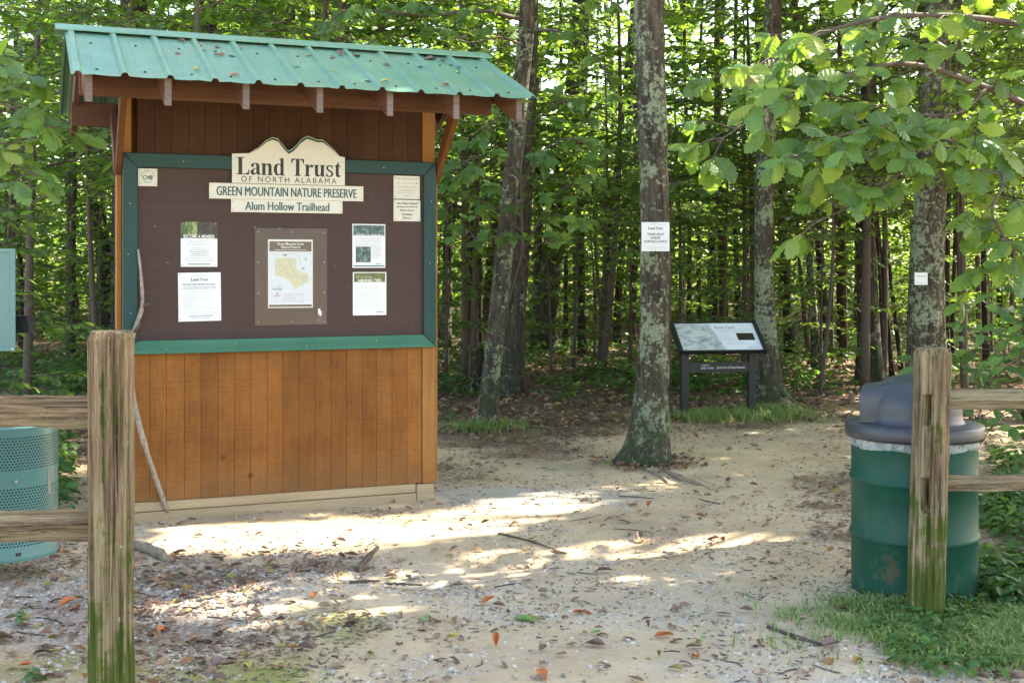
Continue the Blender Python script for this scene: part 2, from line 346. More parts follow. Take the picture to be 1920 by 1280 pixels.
def roof_mat():
    t = NT('green_roof_metal'); v = t.coord(); n = t.noise(v, 4, 6, .7); sp = t.noise(v, 70, 4, .7); sp2 = t.noise(v, 160, 2, .6)
    c = t.mix(t.step(n, .35, .7), (.095, .235, .160), (.145, .30, .20))
    c = t.mix(t.math('MULTIPLY', t.step(t.noise(v, 3.5, 6, .7), .45, .7), .6), c, (.19, .25, .13))
    c = t.mix(t.math('MULTIPLY', t.step(sp, .6, .68), .7), c, (.36, .52, .34)); c = t.mix(t.math('MULTIPLY', t.step(sp2, .68, .72), .7), c, (.04, .06, .03))
    t.bump(sp, .08, .003); return t.fin(c, .42, spec=.5)
M['roof'] = roof_mat()
def fence_mat():
    t = NT('weathered_split_wood'); tc = t.n('TexCoord'); oi = t.n('ObjectInfo'); ad = t.n('VectorMath', operation='ADD'); t.set(ad.inputs[0], tc.outputs['Object'])
    cmb = t.n('CombineXYZ'); t.set(cmb.inputs[0], t.math('MULTIPLY', oi.outputs['Random'], 9)); t.set(ad.inputs[1], cmb)
    mp = t.n('Mapping'); t.set(mp.inputs[0], ad); mp.inputs['Scale'].default_value = (55, 55, 1.9)
    a = t.noise(mp, 1, 6, .7, .4); mp2 = t.n('Mapping'); t.set(mp2.inputs[0], ad); mp2.inputs['Scale'].default_value = (16, 16, 1.1); b = t.noise(mp2, 1, 4, .6, .5)
    c = t.ramp(t.step(t.math('ADD', t.math('MULTIPLY', a, .6), t.math('MULTIPLY', b, .5)), .36, .74), [(0, (.05, .030, .017)), (.3, (.195, .130, .074)), (.6, (.385, .280, .165)), (1, (.58, .46, .30))])
    al = t.math('MULTIPLY', t.step(b, .5, .66), .5); c = t.mix(al, c, (.26, .26, .13))
    mp3 = t.n('Mapping'); t.set(mp3.inputs[0], ad); mp3.inputs['Scale'].default_value = (95, 95, 1.6); ck = t.noise(mp3, 1, 5, .6, .8); c = t.mix(t.step(ck, .42, .33), c, (.022, .015, .010))
    mp4 = t.n('Mapping'); t.set(mp4.inputs[0], ad); mp4.inputs['Scale'].default_value = (60, 60, 9); pl = t.noise(mp4, 1, 5, .7, .4); c = t.mix(t.math('MULTIPLY', t.step(pl, .58, .68), .6), c, (.46, .42, .33))
    lc = t.noise(ad, 28, 5, .7); c = t.mix(t.step(lc, .67, .71), c, (.48, .53, .43))
    sp = t.n('SeparateXYZ', i_0=tc.outputs['Object']); mm = t.math('SUBTRACT', t.step(sp.outputs[2], .62, .0), t.math('MULTIPLY', t.math('SUBTRACT', t.math('ADD', a, t.noise(ad, 7, 5, .65)), .96), 2.6), clamp=True)
    mm = t.math('MULTIPLY', mm, t.attr('tint')); mm2 = t.math('MULTIPLY', t.step(mm, .1, .42), 1)
    c = t.mix(t.math('MULTIPLY', mm2, .92), c, t.ramp(a, [(.35, (.035, .065, .008)), (.65, (.16, .20, .03))]))
    t.bump(t.math('ADD', t.math('ADD', a, t.math('MULTIPLY', b, .6)), ck), 1.0, .03); return t.fin(c, .9, spec=.2)
M['fence'] = fence_mat()
def drum_mat():
    t = NT('green_drum_paint'); v = t.coord(); n = t.noise(v, 7, 6, .65); sp = t.n('SeparateXYZ', i_0=v)
    c = t.mix(t.step(n, .4, .7), (.004, .058, .036), (.008, .075, .048))
    low = t.step(sp.outputs[2], .45, .1); r = t.math('MULTIPLY', t.step(n, .57, .66), low); c = t.mix(t.math('MULTIPLY', r, .55), c, (.16, .085, .05))
    c = t.mix(t.math('MULTIPLY', t.step(t.noise(v, 90, 3), .70, .74), .35), c, (.25, .30, .25)); return t.fin(c, t.math('MULTIPLY_ADD', n, .25, .38), spec=.25)
M['drum'] = drum_mat()
M['lid'] = plain('grey_lid_plastic', (.036, .041, .050), .42, .1, 8)
def perf_mat():
    t = NT('perforated_teal_steel'); tc = t.n('TexCoord'); sp = t.n('SeparateXYZ', i_0=tc.outputs['Object'])
    ang = t.math('ARCTAN2', sp.outputs[1], sp.outputs[0]); u = t.math('MULTIPLY', ang, .242/.0155); v = t.math('MULTIPLY', sp.outputs[2], 1/.0135)
    row = t.math('FLOOR', v); u2 = t.math('ADD', u, t.math('MULTIPLY', t.math('MODULO', row, 2.), .5))
    fu = t.math('SUBTRACT', t.math('FRACT', t.math('ADD', u2, 100.)), .5); fv = t.math('SUBTRACT', t.math('FRACT', v), .5)
    r = t.math('SQRT', t.math('ADD', t.math('MULTIPLY', fu, fu), t.math('MULTIPLY', fv, fv))); hole = t.math('LESS_THAN', r, .29)
    z = sp.outputs[2]; band = t.math('ADD', t.math('ADD', t.math('MULTIPLY', t.math('GREATER_THAN', z, .43), t.math('LESS_THAN', z, .59)), t.math('MULTIPLY', t.math('GREATER_THAN', z, .07), t.math('LESS_THAN', z, .23))), t.math('MULTIPLY', t.math('GREATER_THAN', z, .23), t.math('LESS_THAN', z, .35)))
    n = t.noise(tc.outputs['Object'], 9, 4); t.fin(t.mix(n, (.070, .175, .160), (.088, .205, .19)), .35)
    tr = t.n('BsdfTransparent'); mx = t.n('MixShader'); t.set(mx.inputs[0], t.math('MULTIPLY', hole, band)); t.set(mx.inputs[1], t.b.outputs[0]); t.set(mx.inputs[2], tr); t.t.links.new(mx.outputs[0], t.out.inputs[0]); return t.m
M['perf'] = perf_mat()
M['teal'] = plain('teal_powder_coat', (.07, .185, .18), .35, .06, 6)
M['dark_inside'] = plain('dark_bin_liner', (.02, .022, .024), .7, .2)
def plexi_mat():
    t = NT('clear_acrylic'); tr = t.n('BsdfTransparent'); tr.inputs[0].default_value = (.97, .975, .975, 1); gl = t.n('BsdfGlossy'); gl.inputs['Roughness'].default_value = .12
    n = t.noise(t.coord(), 9, 6, .75); df = t.n('BsdfDiffuse'); df.inputs[0].default_value = (.5, .5, .5, 1)
    m1 = t.n('MixShader'); m1.inputs[0].default_value = .02; t.set(m1.inputs[1], tr); t.set(m1.inputs[2], gl)
    m2 = t.n('MixShader'); t.set(m2.inputs[0], t.math('MULTIPLY_ADD', t.step(n, .55, .8), .12, .012)); t.set(m2.inputs[1], m1); t.set(m2.inputs[2], df); t.t.links.new(m2.outputs[0], t.out.inputs[0]); return t.m
M['plexi'] = plexi_mat()
def bag_mat():
    t = NT('white_bag_liner'); n = t.noise(t.coord((1, 1, .4)), 40, 4, .7, 1); t.fin((.62, .66, .68), .25); t.bump(n, .8, .01)
    tr = t.n('BsdfTransparent'); mx = t.n('MixShader'); t.set(mx.inputs[0], t.step(n, .95, .15)); t.set(mx.inputs[1], t.b.outputs[0]); t.set(mx.inputs[2], tr); t.t.links.new(mx.outputs[0], t.out.inputs[0]); return t.m
M['bag'] = bag_mat()
M['lichen'] = plain('pale_lichen', (.36, .42, .30), .9, .3, 80, bump=.5)
#PART2
# ------------------------------------------------------------------ ground
def blob(x, y, px, py, rx, ry):
    """soft patch on the ground; centre as a photo position, radii in metres"""
    cx, cy_ = gat(px, py); return np.exp(-(((x-cx)/rx)**2+((y-cy_)/ry)**2))
def masks(x, y):
    n1 = fbm(x*.9, y*.9, 21, 4); n2 = fbm(x*1.6, y*1.6, 31, 4); n3 = fbm(x*2.5, y*2.5, 41, 4)
    edge = (n1-.5)*2.2
    # worn sandy trail: comes from the viewer, bends right behind the drum
    cx = .35+.06*(y-4)+.42*np.clip(y-8.5, 0, 6); wd = 1.35-.02*y
    trail = sstep(1.25, .55, np.abs(x-cx)/wd+edge*.35)
    trail = trail*(1-.8*sstep(9.2, 10.5, y)*sstep(1.5, .6, x)); trail = np.maximum(trail, blob(x, y, 560, 985, 1.3, .45)); trail = np.maximum(trail, .9*blob(x, y, 1430, 825, 1.2, 1.1)); trail = np.maximum(trail, .5*blob(x, y, 1040, 775, .4, .5))
    trail = trail*sstep(15.5, 12.5, y+edge)
    forest = sstep(9.4, 12.6, y+edge*1.3-.55*np.clip(x-.9, 0, 3))
    litter = np.clip(.30+.9*(n2-.45)+.5*forest-.75*trail, 0, 1)
    litter = np.maximum(litter, .48*blob(x, y, 300, 1170, 1.0, .8)+.35*(n3-.3)*blob(x, y, 400, 1220, 1.3, .9))
    litter = np.clip(np.maximum(litter, forest*(.55+.6*(n3-.3)))*(1-.8*blob(x, y, 560, 985, 1.2, .4)), 0, 1)
    gravel = np.clip(.9*blob(x, y, 1000, 930, .95, .55)+.42*blob(x, y, 1500, 1250, 1.0, .55)+.6*blob(x, y, 120, 1140, .7, .5)+.42*blob(x, y, 420, 1120, 1.0, .6)+.30*sstep(9, 5, y)*sstep(.42, .62, n2)+.12*blob(x, y, 1200, 1080, 1, .8), 0, 1)*sstep(11, 9, y)
    moss = np.clip(.9*blob(x, y, 640, 1165, .5, .4)+.8*blob(x, y, 420, 1265, .6, .3)+.7*blob(x, y, 330, 1085, .4, .25)+.7*blob(x, y, 980, 815, .35, .5)+.9*blob(x, y, 1165, 866, .2, .25)+.5*blob(x, y, 1330, 850, .4, .3)+.5*blob(x, y, 940, 850, .5, .4)+.45*blob(x, y, 900, 895, .4, .3)+.6*blob(x, y, 1270, 872, .2, .25)+.5*blob(x, y, 60, 1250, .4, .3)+.6*blob(x, y, 1440, 790, .5, .6)+.35*(n3-.35)*sstep(8.5, 11, y), 0, 1)*(.55+.9*(n3-.2))
    return trail, forest, litter, gravel, np.clip(moss, 0, 1)
def axis_pts(lo, hi, st, far, k=1.18):
    c = list(np.arange(lo, hi, st)); a = []; s_ = st; v = lo
    while v > -far: s_ *= k; v -= s_; a.append(v)
    b = []; s_ = st; v = c[-1]
    while v < far: s_ *= k; v += s_; b.append(v)
    return np.array(a[::-1]+c+b)
xs = axis_pts(-4.2, 4.2, .035, 420); ys = axis_pts(3, 14.5, .035, 420)
GX, GY = np.meshgrid(xs, ys); tr_, fo_, li_, gr_, mo_ = masks(GX.ravel(), GY.ravel())
g = MB(); nx = len(xs); i = np.arange(len(ys)-1)[:, None]*nx; j = np.arange(nx-1)[None]
g.add(np.stack([GX.ravel(), GY.ravel(), gz(GX.ravel(), GY.ravel())], -1), F4=np.stack([i+j, i+j+1, i+nx+j+1, i+nx+j], -1).reshape(-1, 4))
me = g.mesh('ground', M['ground'], True)
for nm, v in (('litter', li_), ('gravel', gr_), ('moss', mo_)): me.attributes.new(nm, 'FLOAT', 'POINT').data.foreach_set('value', v.astype(np.float32))
ground = tag(link('ground', me), kind='structure')
ground['label'] = 'sandy trailhead ground with gravel, moss and leaf litter'

# keep-out rectangles for scattered bits (kiosk footprint)
KX, KY, KA = -2.323, 7.33, .383
def klocal(x, y):
    dx, dy = x-KX, y-KY; return dx*math.cos(KA)+dy*math.sin(KA), -dx*math.sin(KA)+dy*math.cos(KA)
def free(x, y):
    s, t = klocal(x, y); return ~((s > -.08) & (s < 2.05) & (t > -.02) & (t < .22))
def spots(n, x0, x1, y0, y1, dens):
    x = rng.uniform(x0, x1, n*6); y = y0*(y1/y0)**rng.uniform(0, 1, n*6)
    k = (np.abs(x) < .50*y+.4) & free(x, y); x = x[k]; y = y[k]
    k = rng.uniform(0, 1, len(x)) < dens(x, y); return x[k][:n], y[k][:n]
def ico():
    p = (1+5**.5)/2; V = unit(np.array([(-1,p,0),(1,p,0),(-1,-p,0),(1,-p,0),(0,-1,p),(0,1,p),(0,-1,-p),(0,1,-p),(p,0,-1),(p,0,1),(-p,0,-1),(-p,0,1)], float))
    F = np.array([(0,11,5),(0,5,1),(0,1,7),(0,7,10),(0,10,11),(1,5,9),(5,11,4),(11,10,2),(10,7,6),(7,1,8),(3,9,4),(3,4,2),(3,2,6),(3,6,8),(3,8,9),(4,9,5),(2,4,11),(6,2,10),(8,6,7),(9,8,1)])
    return V, F
IV, IF = ico()
STONE = [(IV*rng.uniform(.75, 1.15, (12, 1))*np.array([1, .75, .5])*.5, IF, None) for _ in range(5)]
def flat_dirs(n, tilt=.25):
    a = rng.uniform(0, 6.283, n); d = np.stack([np.cos(a), np.sin(a), np.zeros(n)], -1); nn = unit(np.array([0, 0, 1.])+rnd(n, tilt)); return d, nn
# loose gravel
gm = MB()
x, y = spots(16000, -3.5, 3.5, 3.4, 10.5, lambda x, y: np.clip(masks(x, y)[3]*1.0+.03+.5*(fbm(x*4, y*4, 77, 3) > .60)*(y < 8), 0, 1)*(.15+1.2*(fbm(x*3, y*3, 78, 3) > .46)))
n = len(x); s_ = .004+.021*rng.beta(1.0, 5.0, n); d, nn = flat_dirs(n, .3)
scatter(gm, STONE, np.stack([x, y, gz(x, y)+s_*.02], -1), d, nn, s_*2, rng.uniform(0, .95, n))
tag(link('gravel', gm.mesh('gravel', M['stone'])), 'loose grey and white gravel strewn over the sandy trail', 'gravel', kind='stuff')
# leaf litter, near and far
lm_ = MB()
x, y = spots(13000, -4.5, 4.5, 3.3, 12.5, lambda x, y: np.clip(masks(x, y)[2]*1.1-.12, .05, 1))
n = len(x); s_ = rng.uniform(.02, .075, n)*np.where(rng.uniform(0, 1, n) < .4, .5, 1); d, nn = flat_dirs(n, .3)
scatter(lm_, CURL, np.stack([x, y, gz(x, y)+.006+s_*.08], -1), d, nn, np.stack([s_, s_*rng.uniform(.5, 1, n), s_*rng.uniform(.4, 1.2, n)], -1), rng.beta(1.6, 2.2, n)*.97)
x, y = spots(20000, -14, 14, 12, 30, lambda x, y: np.clip(.75+0*x, 0, 1))
n = len(x); s_ = rng.uniform(.05, .105, n); d, nn = flat_dirs(n, .3)
scatter(lm_, CURL, np.stack([x, y, gz(x, y)+.01+s_*.1], -1), d, nn, s_, rng.beta(1.6, 2.2, n)*.97)
for px, py, r_, n in ((1217, 868, .36, 160), (912, 803, .3, 120), (1440, 757, .4, 120), (948, 742, .4, 120)):
    cx_, cy_ = gat(px, py); a = rng.uniform(0, 6.283, n); rr = r_*rng.uniform(.45, 1.25, n); x, y = cx_+rr*np.cos(a), cy_+rr*np.sin(a); s_ = rng.uniform(.03, .08, n); d, nn = flat_dirs(n, .4)
    scatter(lm_, CURL, np.stack([x, y, gz(x, y)+.012+s_*.1], -1), d, nn, s_, rng.beta(1.6, 2.2, n)*.97)
tag(link('leaf_litter', lm_.mesh('leaf_litter', M['dead_leaf'])), 'brown fallen leaf litter covering the trail edges and woodland floor', 'leaf litter', kind='stuff')
# crumbs of bark and tiny twigs
db = MB(); x, y = spots(24000, -3.6, 4.2, 3.3, 13, lambda x, y: np.clip(.3+.8*masks(x, y)[2], 0, 1)*sstep(.42, .62, fbm(x*2.3, y*2.3, 61, 4))+.02)
n = len(x); d, nn = flat_dirs(n, .25); L = .006+.045*rng.beta(1., 3.5, n); CH_ = [(np.array([(-.5,-.5,0),(.5,-.5,0),(.5,.5,0),(-.5,.5,0),(-.5,0,.5),(.5,0,.5)], float), None, np.array([(0,1,5,4),(3,4,5,2)]))]
scatter(db, CH_, np.stack([x, y, gz(x, y)+.003], -1), d, nn, np.stack([L, rng.uniform(.002, .010, n), rng.uniform(.002, .007, n)], -1), rng.uniform(0, 1, n))
tag(link('bark_debris', db.mesh('bark_debris', M['debris'])), 'dark crumbs of bark and tiny twigs strewn over the ground', 'debris', kind='stuff')

# ------------------------------------------------------------------ kiosk
def K(s, n, z): return Vector((KX+s*math.cos(KA)+n*math.sin(KA), KY+s*math.sin(KA)-n*math.cos(KA), z))
W_ = 1.953
kiosk = tag(link('information_kiosk', None, None, (KX, KY, 0), KA), 'wooden notice-board kiosk stained orange brown under a green metal roof', 'kiosk')
def kbox(name, a, b, mat, bv=.003, parent=None):   # a, b in (s, n, z)
    lo = [min(p, q) for p, q in zip(a, b)]; hi = [max(p, q) for p, q in zip(a, b)]
    c = [(p+q)/2 for p, q in zip(lo, hi)]; h = [(q-p)/2 for p, q in zip(lo, hi)]
    o = link(name, MB().box([-h[0], -h[1], -h[2]], h).mesh(name, M[mat]), parent or kiosk, (c[0], -c[1], c[2]))
    return bevel(o, bv) if bv else o
for s0, s1, z0, z1, nm in ((.055, 1.868, .117, 1.02, 'plank'), (.085, 1.868, 2.17, 2.66, 'plank_shaded')):
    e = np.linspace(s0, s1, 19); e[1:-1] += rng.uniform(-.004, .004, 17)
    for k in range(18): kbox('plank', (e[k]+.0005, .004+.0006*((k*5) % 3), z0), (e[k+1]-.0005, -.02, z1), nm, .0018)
    kbox('backing_sheet', (s0, -.022, z0+.01), (s1, -.05, z1-.01), 'plank', 0)
kbox('back_wall', (.06, -.12, .12), (1.9, -.139, 2.66), 'plank', 0)
for s0, s1 in ((.0, .052), (1.871, 1.955)):
    kbox('corner_post', (s0, .012, .112), (s1, -.14, 2.64), 'post_wood')
kbox('side_trim', (-.030, -.02, .118), (-.002, -.16, 2.1), 'post_wood'); kbox('side_trim', (1.957, -.02, .118), (1.984, -.16, 2.1), 'post_wood')
kbox('sill_beam', (.03, .0, .055), (1.83, -.10, .114), 'sill_wood', .005); kbox('sill_beam', (.03, .008, -.06), (1.83, -.10, .052), 'sill_wood', .005)
kbox('footing_post', (1.834, .006, -.08), (1.952, -.13, .109), 'sill_wood', .005); kbox('footing_post', (-.0, .006, -.08), (.027, -.13, .109), 'sill_wood', .005)
# brown board with mitred green frame
kbox('notice_board', (.06, .022, 1.05), (1.89, .006, 2.16), 'board_brown', 0)
FB = dict(l=0., r=1.953, b=1.003, t=2.203); fw = .083
def mitre(name, pts, mat):
    m = MB().prism([(p[0], p[1]) for p in pts], 1, -.046, -.0065); return bevel(link(name, m.mesh(name, M[mat]), kiosk), .003)
l, r_, b, t = FB['l'], FB['r'], FB['b'], FB['t']; e_ = .0015
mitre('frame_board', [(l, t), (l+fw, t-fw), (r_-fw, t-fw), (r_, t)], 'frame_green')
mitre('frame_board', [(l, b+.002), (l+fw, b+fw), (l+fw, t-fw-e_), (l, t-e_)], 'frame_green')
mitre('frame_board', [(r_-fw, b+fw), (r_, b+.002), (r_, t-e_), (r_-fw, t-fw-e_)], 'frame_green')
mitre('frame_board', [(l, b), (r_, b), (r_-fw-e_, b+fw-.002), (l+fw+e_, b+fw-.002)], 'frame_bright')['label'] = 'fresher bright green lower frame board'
def disc(r=.004, h=.003):
    return MB().lathe([(0, h), (r*.7, h), (r, h*.4), (r, 0)], 8)
screw_me = disc().mesh('screw', M['steel'])
def screw_at(parent, x, y, z, face='k'):
    o = link('screw', screw_me, parent, (x, y, z)); o.rotation_euler = (R(90), 0, 0); return o
for s_, z in ((.03, 1.6), (.045, 1.25), (.04, 1.9), (1.91, 1.55), (1.92, 1.95), (.25, 1.03), (.66, 1.06), (1.1, 1.03), (1.55, 1.055), (.9, 2.15), (1.6, 2.16), (.35, 2.16)): screw_at(kiosk, s_, -.0461, z)
st_me = MB().box((-.006, -.001, -.0008), (.006, 0, .0008)).mesh('staple', M['steel'])
for k in range(26):
    q = link('staple', st_me, kiosk, (random.uniform(.12, 1.84), -.0222, random.uniform(1.1, 2.1))); q.rotation_euler = (0, random.uniform(-.4, .4), 0); q.scale = (random.uniform(.6, 1.4),)*3
# roof: ribbed sheets, five-in-twelve pitch
RN, RZ, EN, EZ = .088, 2.903, 1.045, 2.504; PITCH = (RZ-EZ)/(EN-RN); S0 = -.295; RIB = .2286
def rib_profile(k0, k1, start, end):
    P = []
    for k in range(k0, k1+1):
        c = S0+k*RIB
        P += [(c-.022, 0), (c-.010, .019), (c+.010, .019), (c+.022, 0)]
        if k < k1: P += [(c+.074, 0), (c+.076, .0013), (c+.08, .0013), (c+.082, 0), (c+.146, 0), (c+.148, .0013), (c+.152, .0013), (c+.154, 0)]
    P = [p for p in P if start <= p[0] <= end]; return [(start, 0)]+P+[(end, 0)] if P[0][0] > start+.001 else P+[(end, 0)]
def roof_sheet(k0, k1, start, end, front):
    P = rib_profile(k0, k1, start, end); rows = [0, .25, .5, .75, 1]; V = []
    sg = 1 if front else -1
    for q in rows:
        n_ = RN+sg*(.012+(EN-RN-.012)*q)
        for (s_, h) in P:
            wob = .0025*math.sin(s_*37+q*3) if q == 1 else 0
            V.append((s_, -n_, RZ-PITCH*abs(n_-RN)+h+wob))
    m_ = len(P); F = [(r0*m_+c, r0*m_+c+1, (r0+1)*m_+c+1, (r0+1)*m_+c) for r0 in range(4) for c in range(m_-1)]
    o = link('roof_sheet', MB().add(V, F4=F).mesh('roof_sheet', M['roof']), kiosk); md = o.modifiers.new('thick', 'SOLIDIFY'); md.thickness = .0025; md.offset = -1 if front else 1
    return o
for fr in (True, False):
    roof_sheet(0, 4, S0-.034, S0+4*RIB+.033, fr); roof_sheet(4, 8, S0+4*RIB+.0335, S0+8*RIB+.033, fr); roof_sheet(8, 11, S0+8*RIB+.0335, S0+11*RIB+.034, fr)
rc = MB(); cap = [(.115, -.05+.024), (.112, -.041+.024), (.0, .028), (-.112, -.041+.024), (-.115, -.05+.024)]
V = []; 
for s_ in (S0-.085, S0+11*RIB+.065):
    for nn_, h in cap: V.append((s_, -(RN+nn_), RZ+h))
rc.add(V, F4=[(k, k+1, 6+k, 5+k) for k in range(4)])
o = link('ridge_cap', rc.mesh('ridge_cap', M['roof']), kiosk); md = o.modifiers.new('thick', 'SOLIDIFY'); md.thickness = .003; md.offset = 0
sc_me = disc(.008, .008).mesh('roof_screw', M['ink_black'])
for k in range(11):
    for q in (.33, .9):
        n_ = RN+(EN-RN)*q; ss = S0+(k+.42+.05*((k*7) % 3))*RIB
        o = link('roof_screw', sc_me, kiosk, (ss, -n_, RZ-PITCH*(n_-RN)+.001)); o.rotation_euler = (math.atan(PITCH), 0, 0)
# rafters with plumb-cut tails, beams, braces
for k, s_ in enumerate((-.24, .155, .562, .965, 1.365, 1.76, 2.15)):
    for sg in (1, -1):
        nt_ = RN+sg*.905; top = lambda n_: RZ-.006-PITCH*abs(n_-RN); h = .15
        poly = [(-(RN+sg*.001), top(RN)-h), (-(RN+sg*.001), top(RN)), (-nt_, top(nt_)), (-nt_, top(nt_)-h+.035*sg*0)]
        m = MB().prism(poly, 0, s_-.019, s_+.019); o = bevel(link('rafter', m.mesh('rafter', M['rafter_wood']), kiosk), .003)
        if sg == 1:
            m = MB().box((s_-.017, -nt_-.002, top(nt_)-h+.004), (s_+.017, -nt_-.0002, top(nt_)-.006)); link('end_grain', m.mesh('end_grain', M['end_grain']), o)
kbox('beam', (-.27, .62, 2.455), (2.12, .582, 2.60), 'beam_wood'); kbox('beam', (-.27, -.44, 2.40), (2.12, -.478, 2.55), 'beam_wood')
kbox('beam', (-.27, .03, 2.66), (2.12, -.11, 2.745), 'beam_wood')
for s_ in (-.021, 1.978):   # knee braces from the corner post out to the front beam
    m = MB().prism([(.02, 2.07), (.02, 2.16), (-.30, 2.54), (-.42, 2.54), (-.42, 2.50)], 0, s_-.018, s_+.018); bevel(link('brace', m.mesh('brace', M['brace_wood']), kiosk), .003)
    m = MB().prism([(.12, 2.06), (.12, 2.20), (.42, 2.52), (.44, 2.52), (.44, 2.42)], 0, s_-.0179, s_+.0179); bevel(link('brace', m.mesh('brace', M['rafter_wood']), kiosk), .003)

# ------------------------------------------------------------------ lettering
SER = {
'L': (.68, [[(0,0),(.63,0),(.66,.28),(.62,.28),(.57,.14),(.50,.07),(.40,.05),(.32,.05),(.30,.08),(.30,.92),(.32,.95),(.42,.965),(.42,1),(0,1),(0,.965),(.09,.95),(.11,.92),(.11,.08),(.09,.05),(0,.035)]]),
'T': (.70, [[(.16,0),(.52,0),(.52,.035),(.45,.045),(.43,.08),(.43,.95),(.49,.95),(.56,.91),(.60,.84),(.63,.72),(.67,.72),(.66,1),(.02,1),(.01,.72),(.05,.72),(.08,.84),(.12,.91),(.19,.95),(.25,.95),(.25,.08),(.23,.045),(.16,.035)]]),
'n': (.62, [[(0,0),(.27,0),(.27,.03),(.235,.045),(.22,.08),(.22,.50),(.27,.57),(.32,.59),(.36,.57),(.37,.50),(.37,.08),(.355,.045),(.32,.03),(.32,0),(.59,0),(.59,.03),(.55,.045),(.53,.08),(.53,.50),(.51,.60),(.46,.67),(.39,.69),(.30,.66),(.22,.58),(.22,.68),(0,.68),(0,.645),(.045,.63),(.06,.60),(.06,.08),(.045,.045),(0,.03)]]),
'r': (.47, [[(0,0),(.29,0),(.29,.03),(.24,.045),(.22,.08),(.22,.44),(.26,.54),(.30,.57),(.33,.53),(.38,.50),(.43,.53),(.45,.60),(.43,.66),(.37,.69),(.30,.67),(.22,.56),(.22,.68),(0,.68),(0,.645),(.045,.63),(.06,.60),(.06,.08),(.045,.045),(0,.03)]]),
't': (.40, [[(.09,.16),(.11,.06),(.17,0),(.25,-.01),(.33,.03),(.37,.11),(.345,.125),(.31,.085),(.275,.085),(.25,.13),(.25,.62),(.35,.62),(.35,.68),(.25,.68),(.25,.88),(.22,.88),(.17,.78),(.10,.69),(.02,.65),(.02,.62),(.09,.62)]]),
's': (.44, [[(.03,.22),(.03,0),(.06,0),(.08,.03),(.14,0),(.22,-.012),(.33,.02),(.39,.09),(.40,.19),(.37,.28),(.30,.35),(.20,.41),(.14,.46),(.125,.53),(.15,.60),(.20,.63),(.27,.61),(.32,.55),(.345,.48),(.375,.48),(.365,.69),(.34,.69),(.32,.66),(.27,.68),(.20,.692),(.11,.67),(.05,.61),(.03,.52),(.05,.43),(.11,.36),(.20,.30),(.27,.25),(.30,.18),(.28,.10),(.22,.05),(.15,.06),(.09,.13),(.06,.22)]]),
'd': (.62, [[(.60,.045),(.54,.05),(.52,.09),(.52,1),(.29,1),(.29,.965),(.34,.95),(.36,.92),(.36,.62),(.31,.675),(.24,.69),(.14,.66),(.06,.57),(.02,.44),(.02,.28),(.06,.12),(.13,.02),(.22,-.012),(.30,.02),(.36,.09),(.36,-.01),(.60,.01)],[(.36,.16),(.36,.53),(.32,.61),(.27,.63),(.22,.59),(.195,.50),(.185,.34),(.195,.18),(.22,.09),(.26,.06),(.31,.09)]]),
'a': (.56, [[(.33,.09),(.27,.02),(.18,-.012),(.08,.02),(.03,.10),(.03,.20),(.08,.29),(.18,.355),(.32,.41),(.32,.53),(.30,.61),(.24,.645),(.19,.63),(.19,.58),(.21,.54),(.20,.48),(.14,.45),(.08,.47),(.055,.53),(.08,.61),(.16,.67),(.26,.692),(.38,.67),(.46,.60),(.48,.52),(.48,.13),(.495,.09),(.52,.09),(.54,.06),(.51,.02),(.44,-.01),(.37,.02)],[(.32,.36),(.25,.33),(.20,.27),(.19,.18),(.21,.11),(.25,.09),(.29,.11),(.32,.16)]]),
' ': (.28, [])}
SER['u'] = (.62, [[(.59-x, .68-y) for x, y in SER['n'][1][0]]])
def curve_mesh(cu, name, mat, W=None, Hh=None, cx=None, cz=None, flip=None):
    """flat curve -> mesh in the x-z plane facing -y, fitted to a box centred at cx, cz"""
    ob = bpy.data.objects.new('tmp', cu); COL.objects.link(ob); dg = bpy.context.evaluated_depsgraph_get(); ev = ob.evaluated_get(dg); me = bpy.data.meshes.new_from_object(ev)
    bpy.data.objects.remove(ob); me.name = name
    n = len(me.vertices); co = np.empty(n*3); me.vertices.foreach_get('co', co); co = co.reshape(-1, 3)
    if n == 0: return me
    lo = co.min(0); hi = co.max(0); c = (lo+hi)/2; sz = hi-lo
    sx = W/sz[0] if W else None; sy = Hh/sz[1] if Hh else None
    sx = sx or sy; sy = sy or sx
    out = np.stack([(co[:, 0]-c[0])*sx+cx, np.zeros(n), (co[:, 1]-c[1])*sy+cz], -1); me.vertices.foreach_set('co', out.ravel())
    me.materials.clear(); me.materials.append(M[mat]); me.update(); return me
def serif_curve(txt):
    cu = bpy.data.curves.new('serif', 'CURVE'); cu.dimensions = '2D'; cu.fill_mode = 'BOTH'; x = 0
    for ch in txt:
        w_, cs = SER[ch]
        for c in cs:
            sp = cu.splines.new('POLY'); sp.points.add(len(c)-1); sp.use_cyclic_u = True
            for p, (a, b) in zip(sp.points, c): p.co = (a+x, b, 0, 1)
        x += w_
    return cu
def put(parent, me, y, name='lettering'): return link(name, me, parent, (0, y, 0))
def serif(parent, txt, cx, cz, W, Hh, mat, y): return put(parent, curve_mesh(serif_curve(txt), 'lettering', mat, W, Hh, cx, cz), y)
def text(parent, txt, cx, cz, W, Hh, mat, y, bold=0., space=1.):
    cu = bpy.data.curves.new('text', 'FONT'); cu.body = txt; cu.size = 1; cu.offset = bold; cu.space_character = space; cu.align_x = 'CENTER'; cu.resolution_u = 3
    return put(parent, curve_mesh(cu, 'lettering', mat, W, Hh, cx, cz), y)
def bars(parent, rects, mat, y, name='printed_block'):
    m = MB()
    for x0, z0, x1, z1 in rects: m.add([(x0, 0, z0), (x1, 0, z0), (x1, 0, z1), (x0, 0, z1)], F4=[(0, 1, 2, 3)])
    return put(parent, m.mesh(name, M[mat]), y, name)
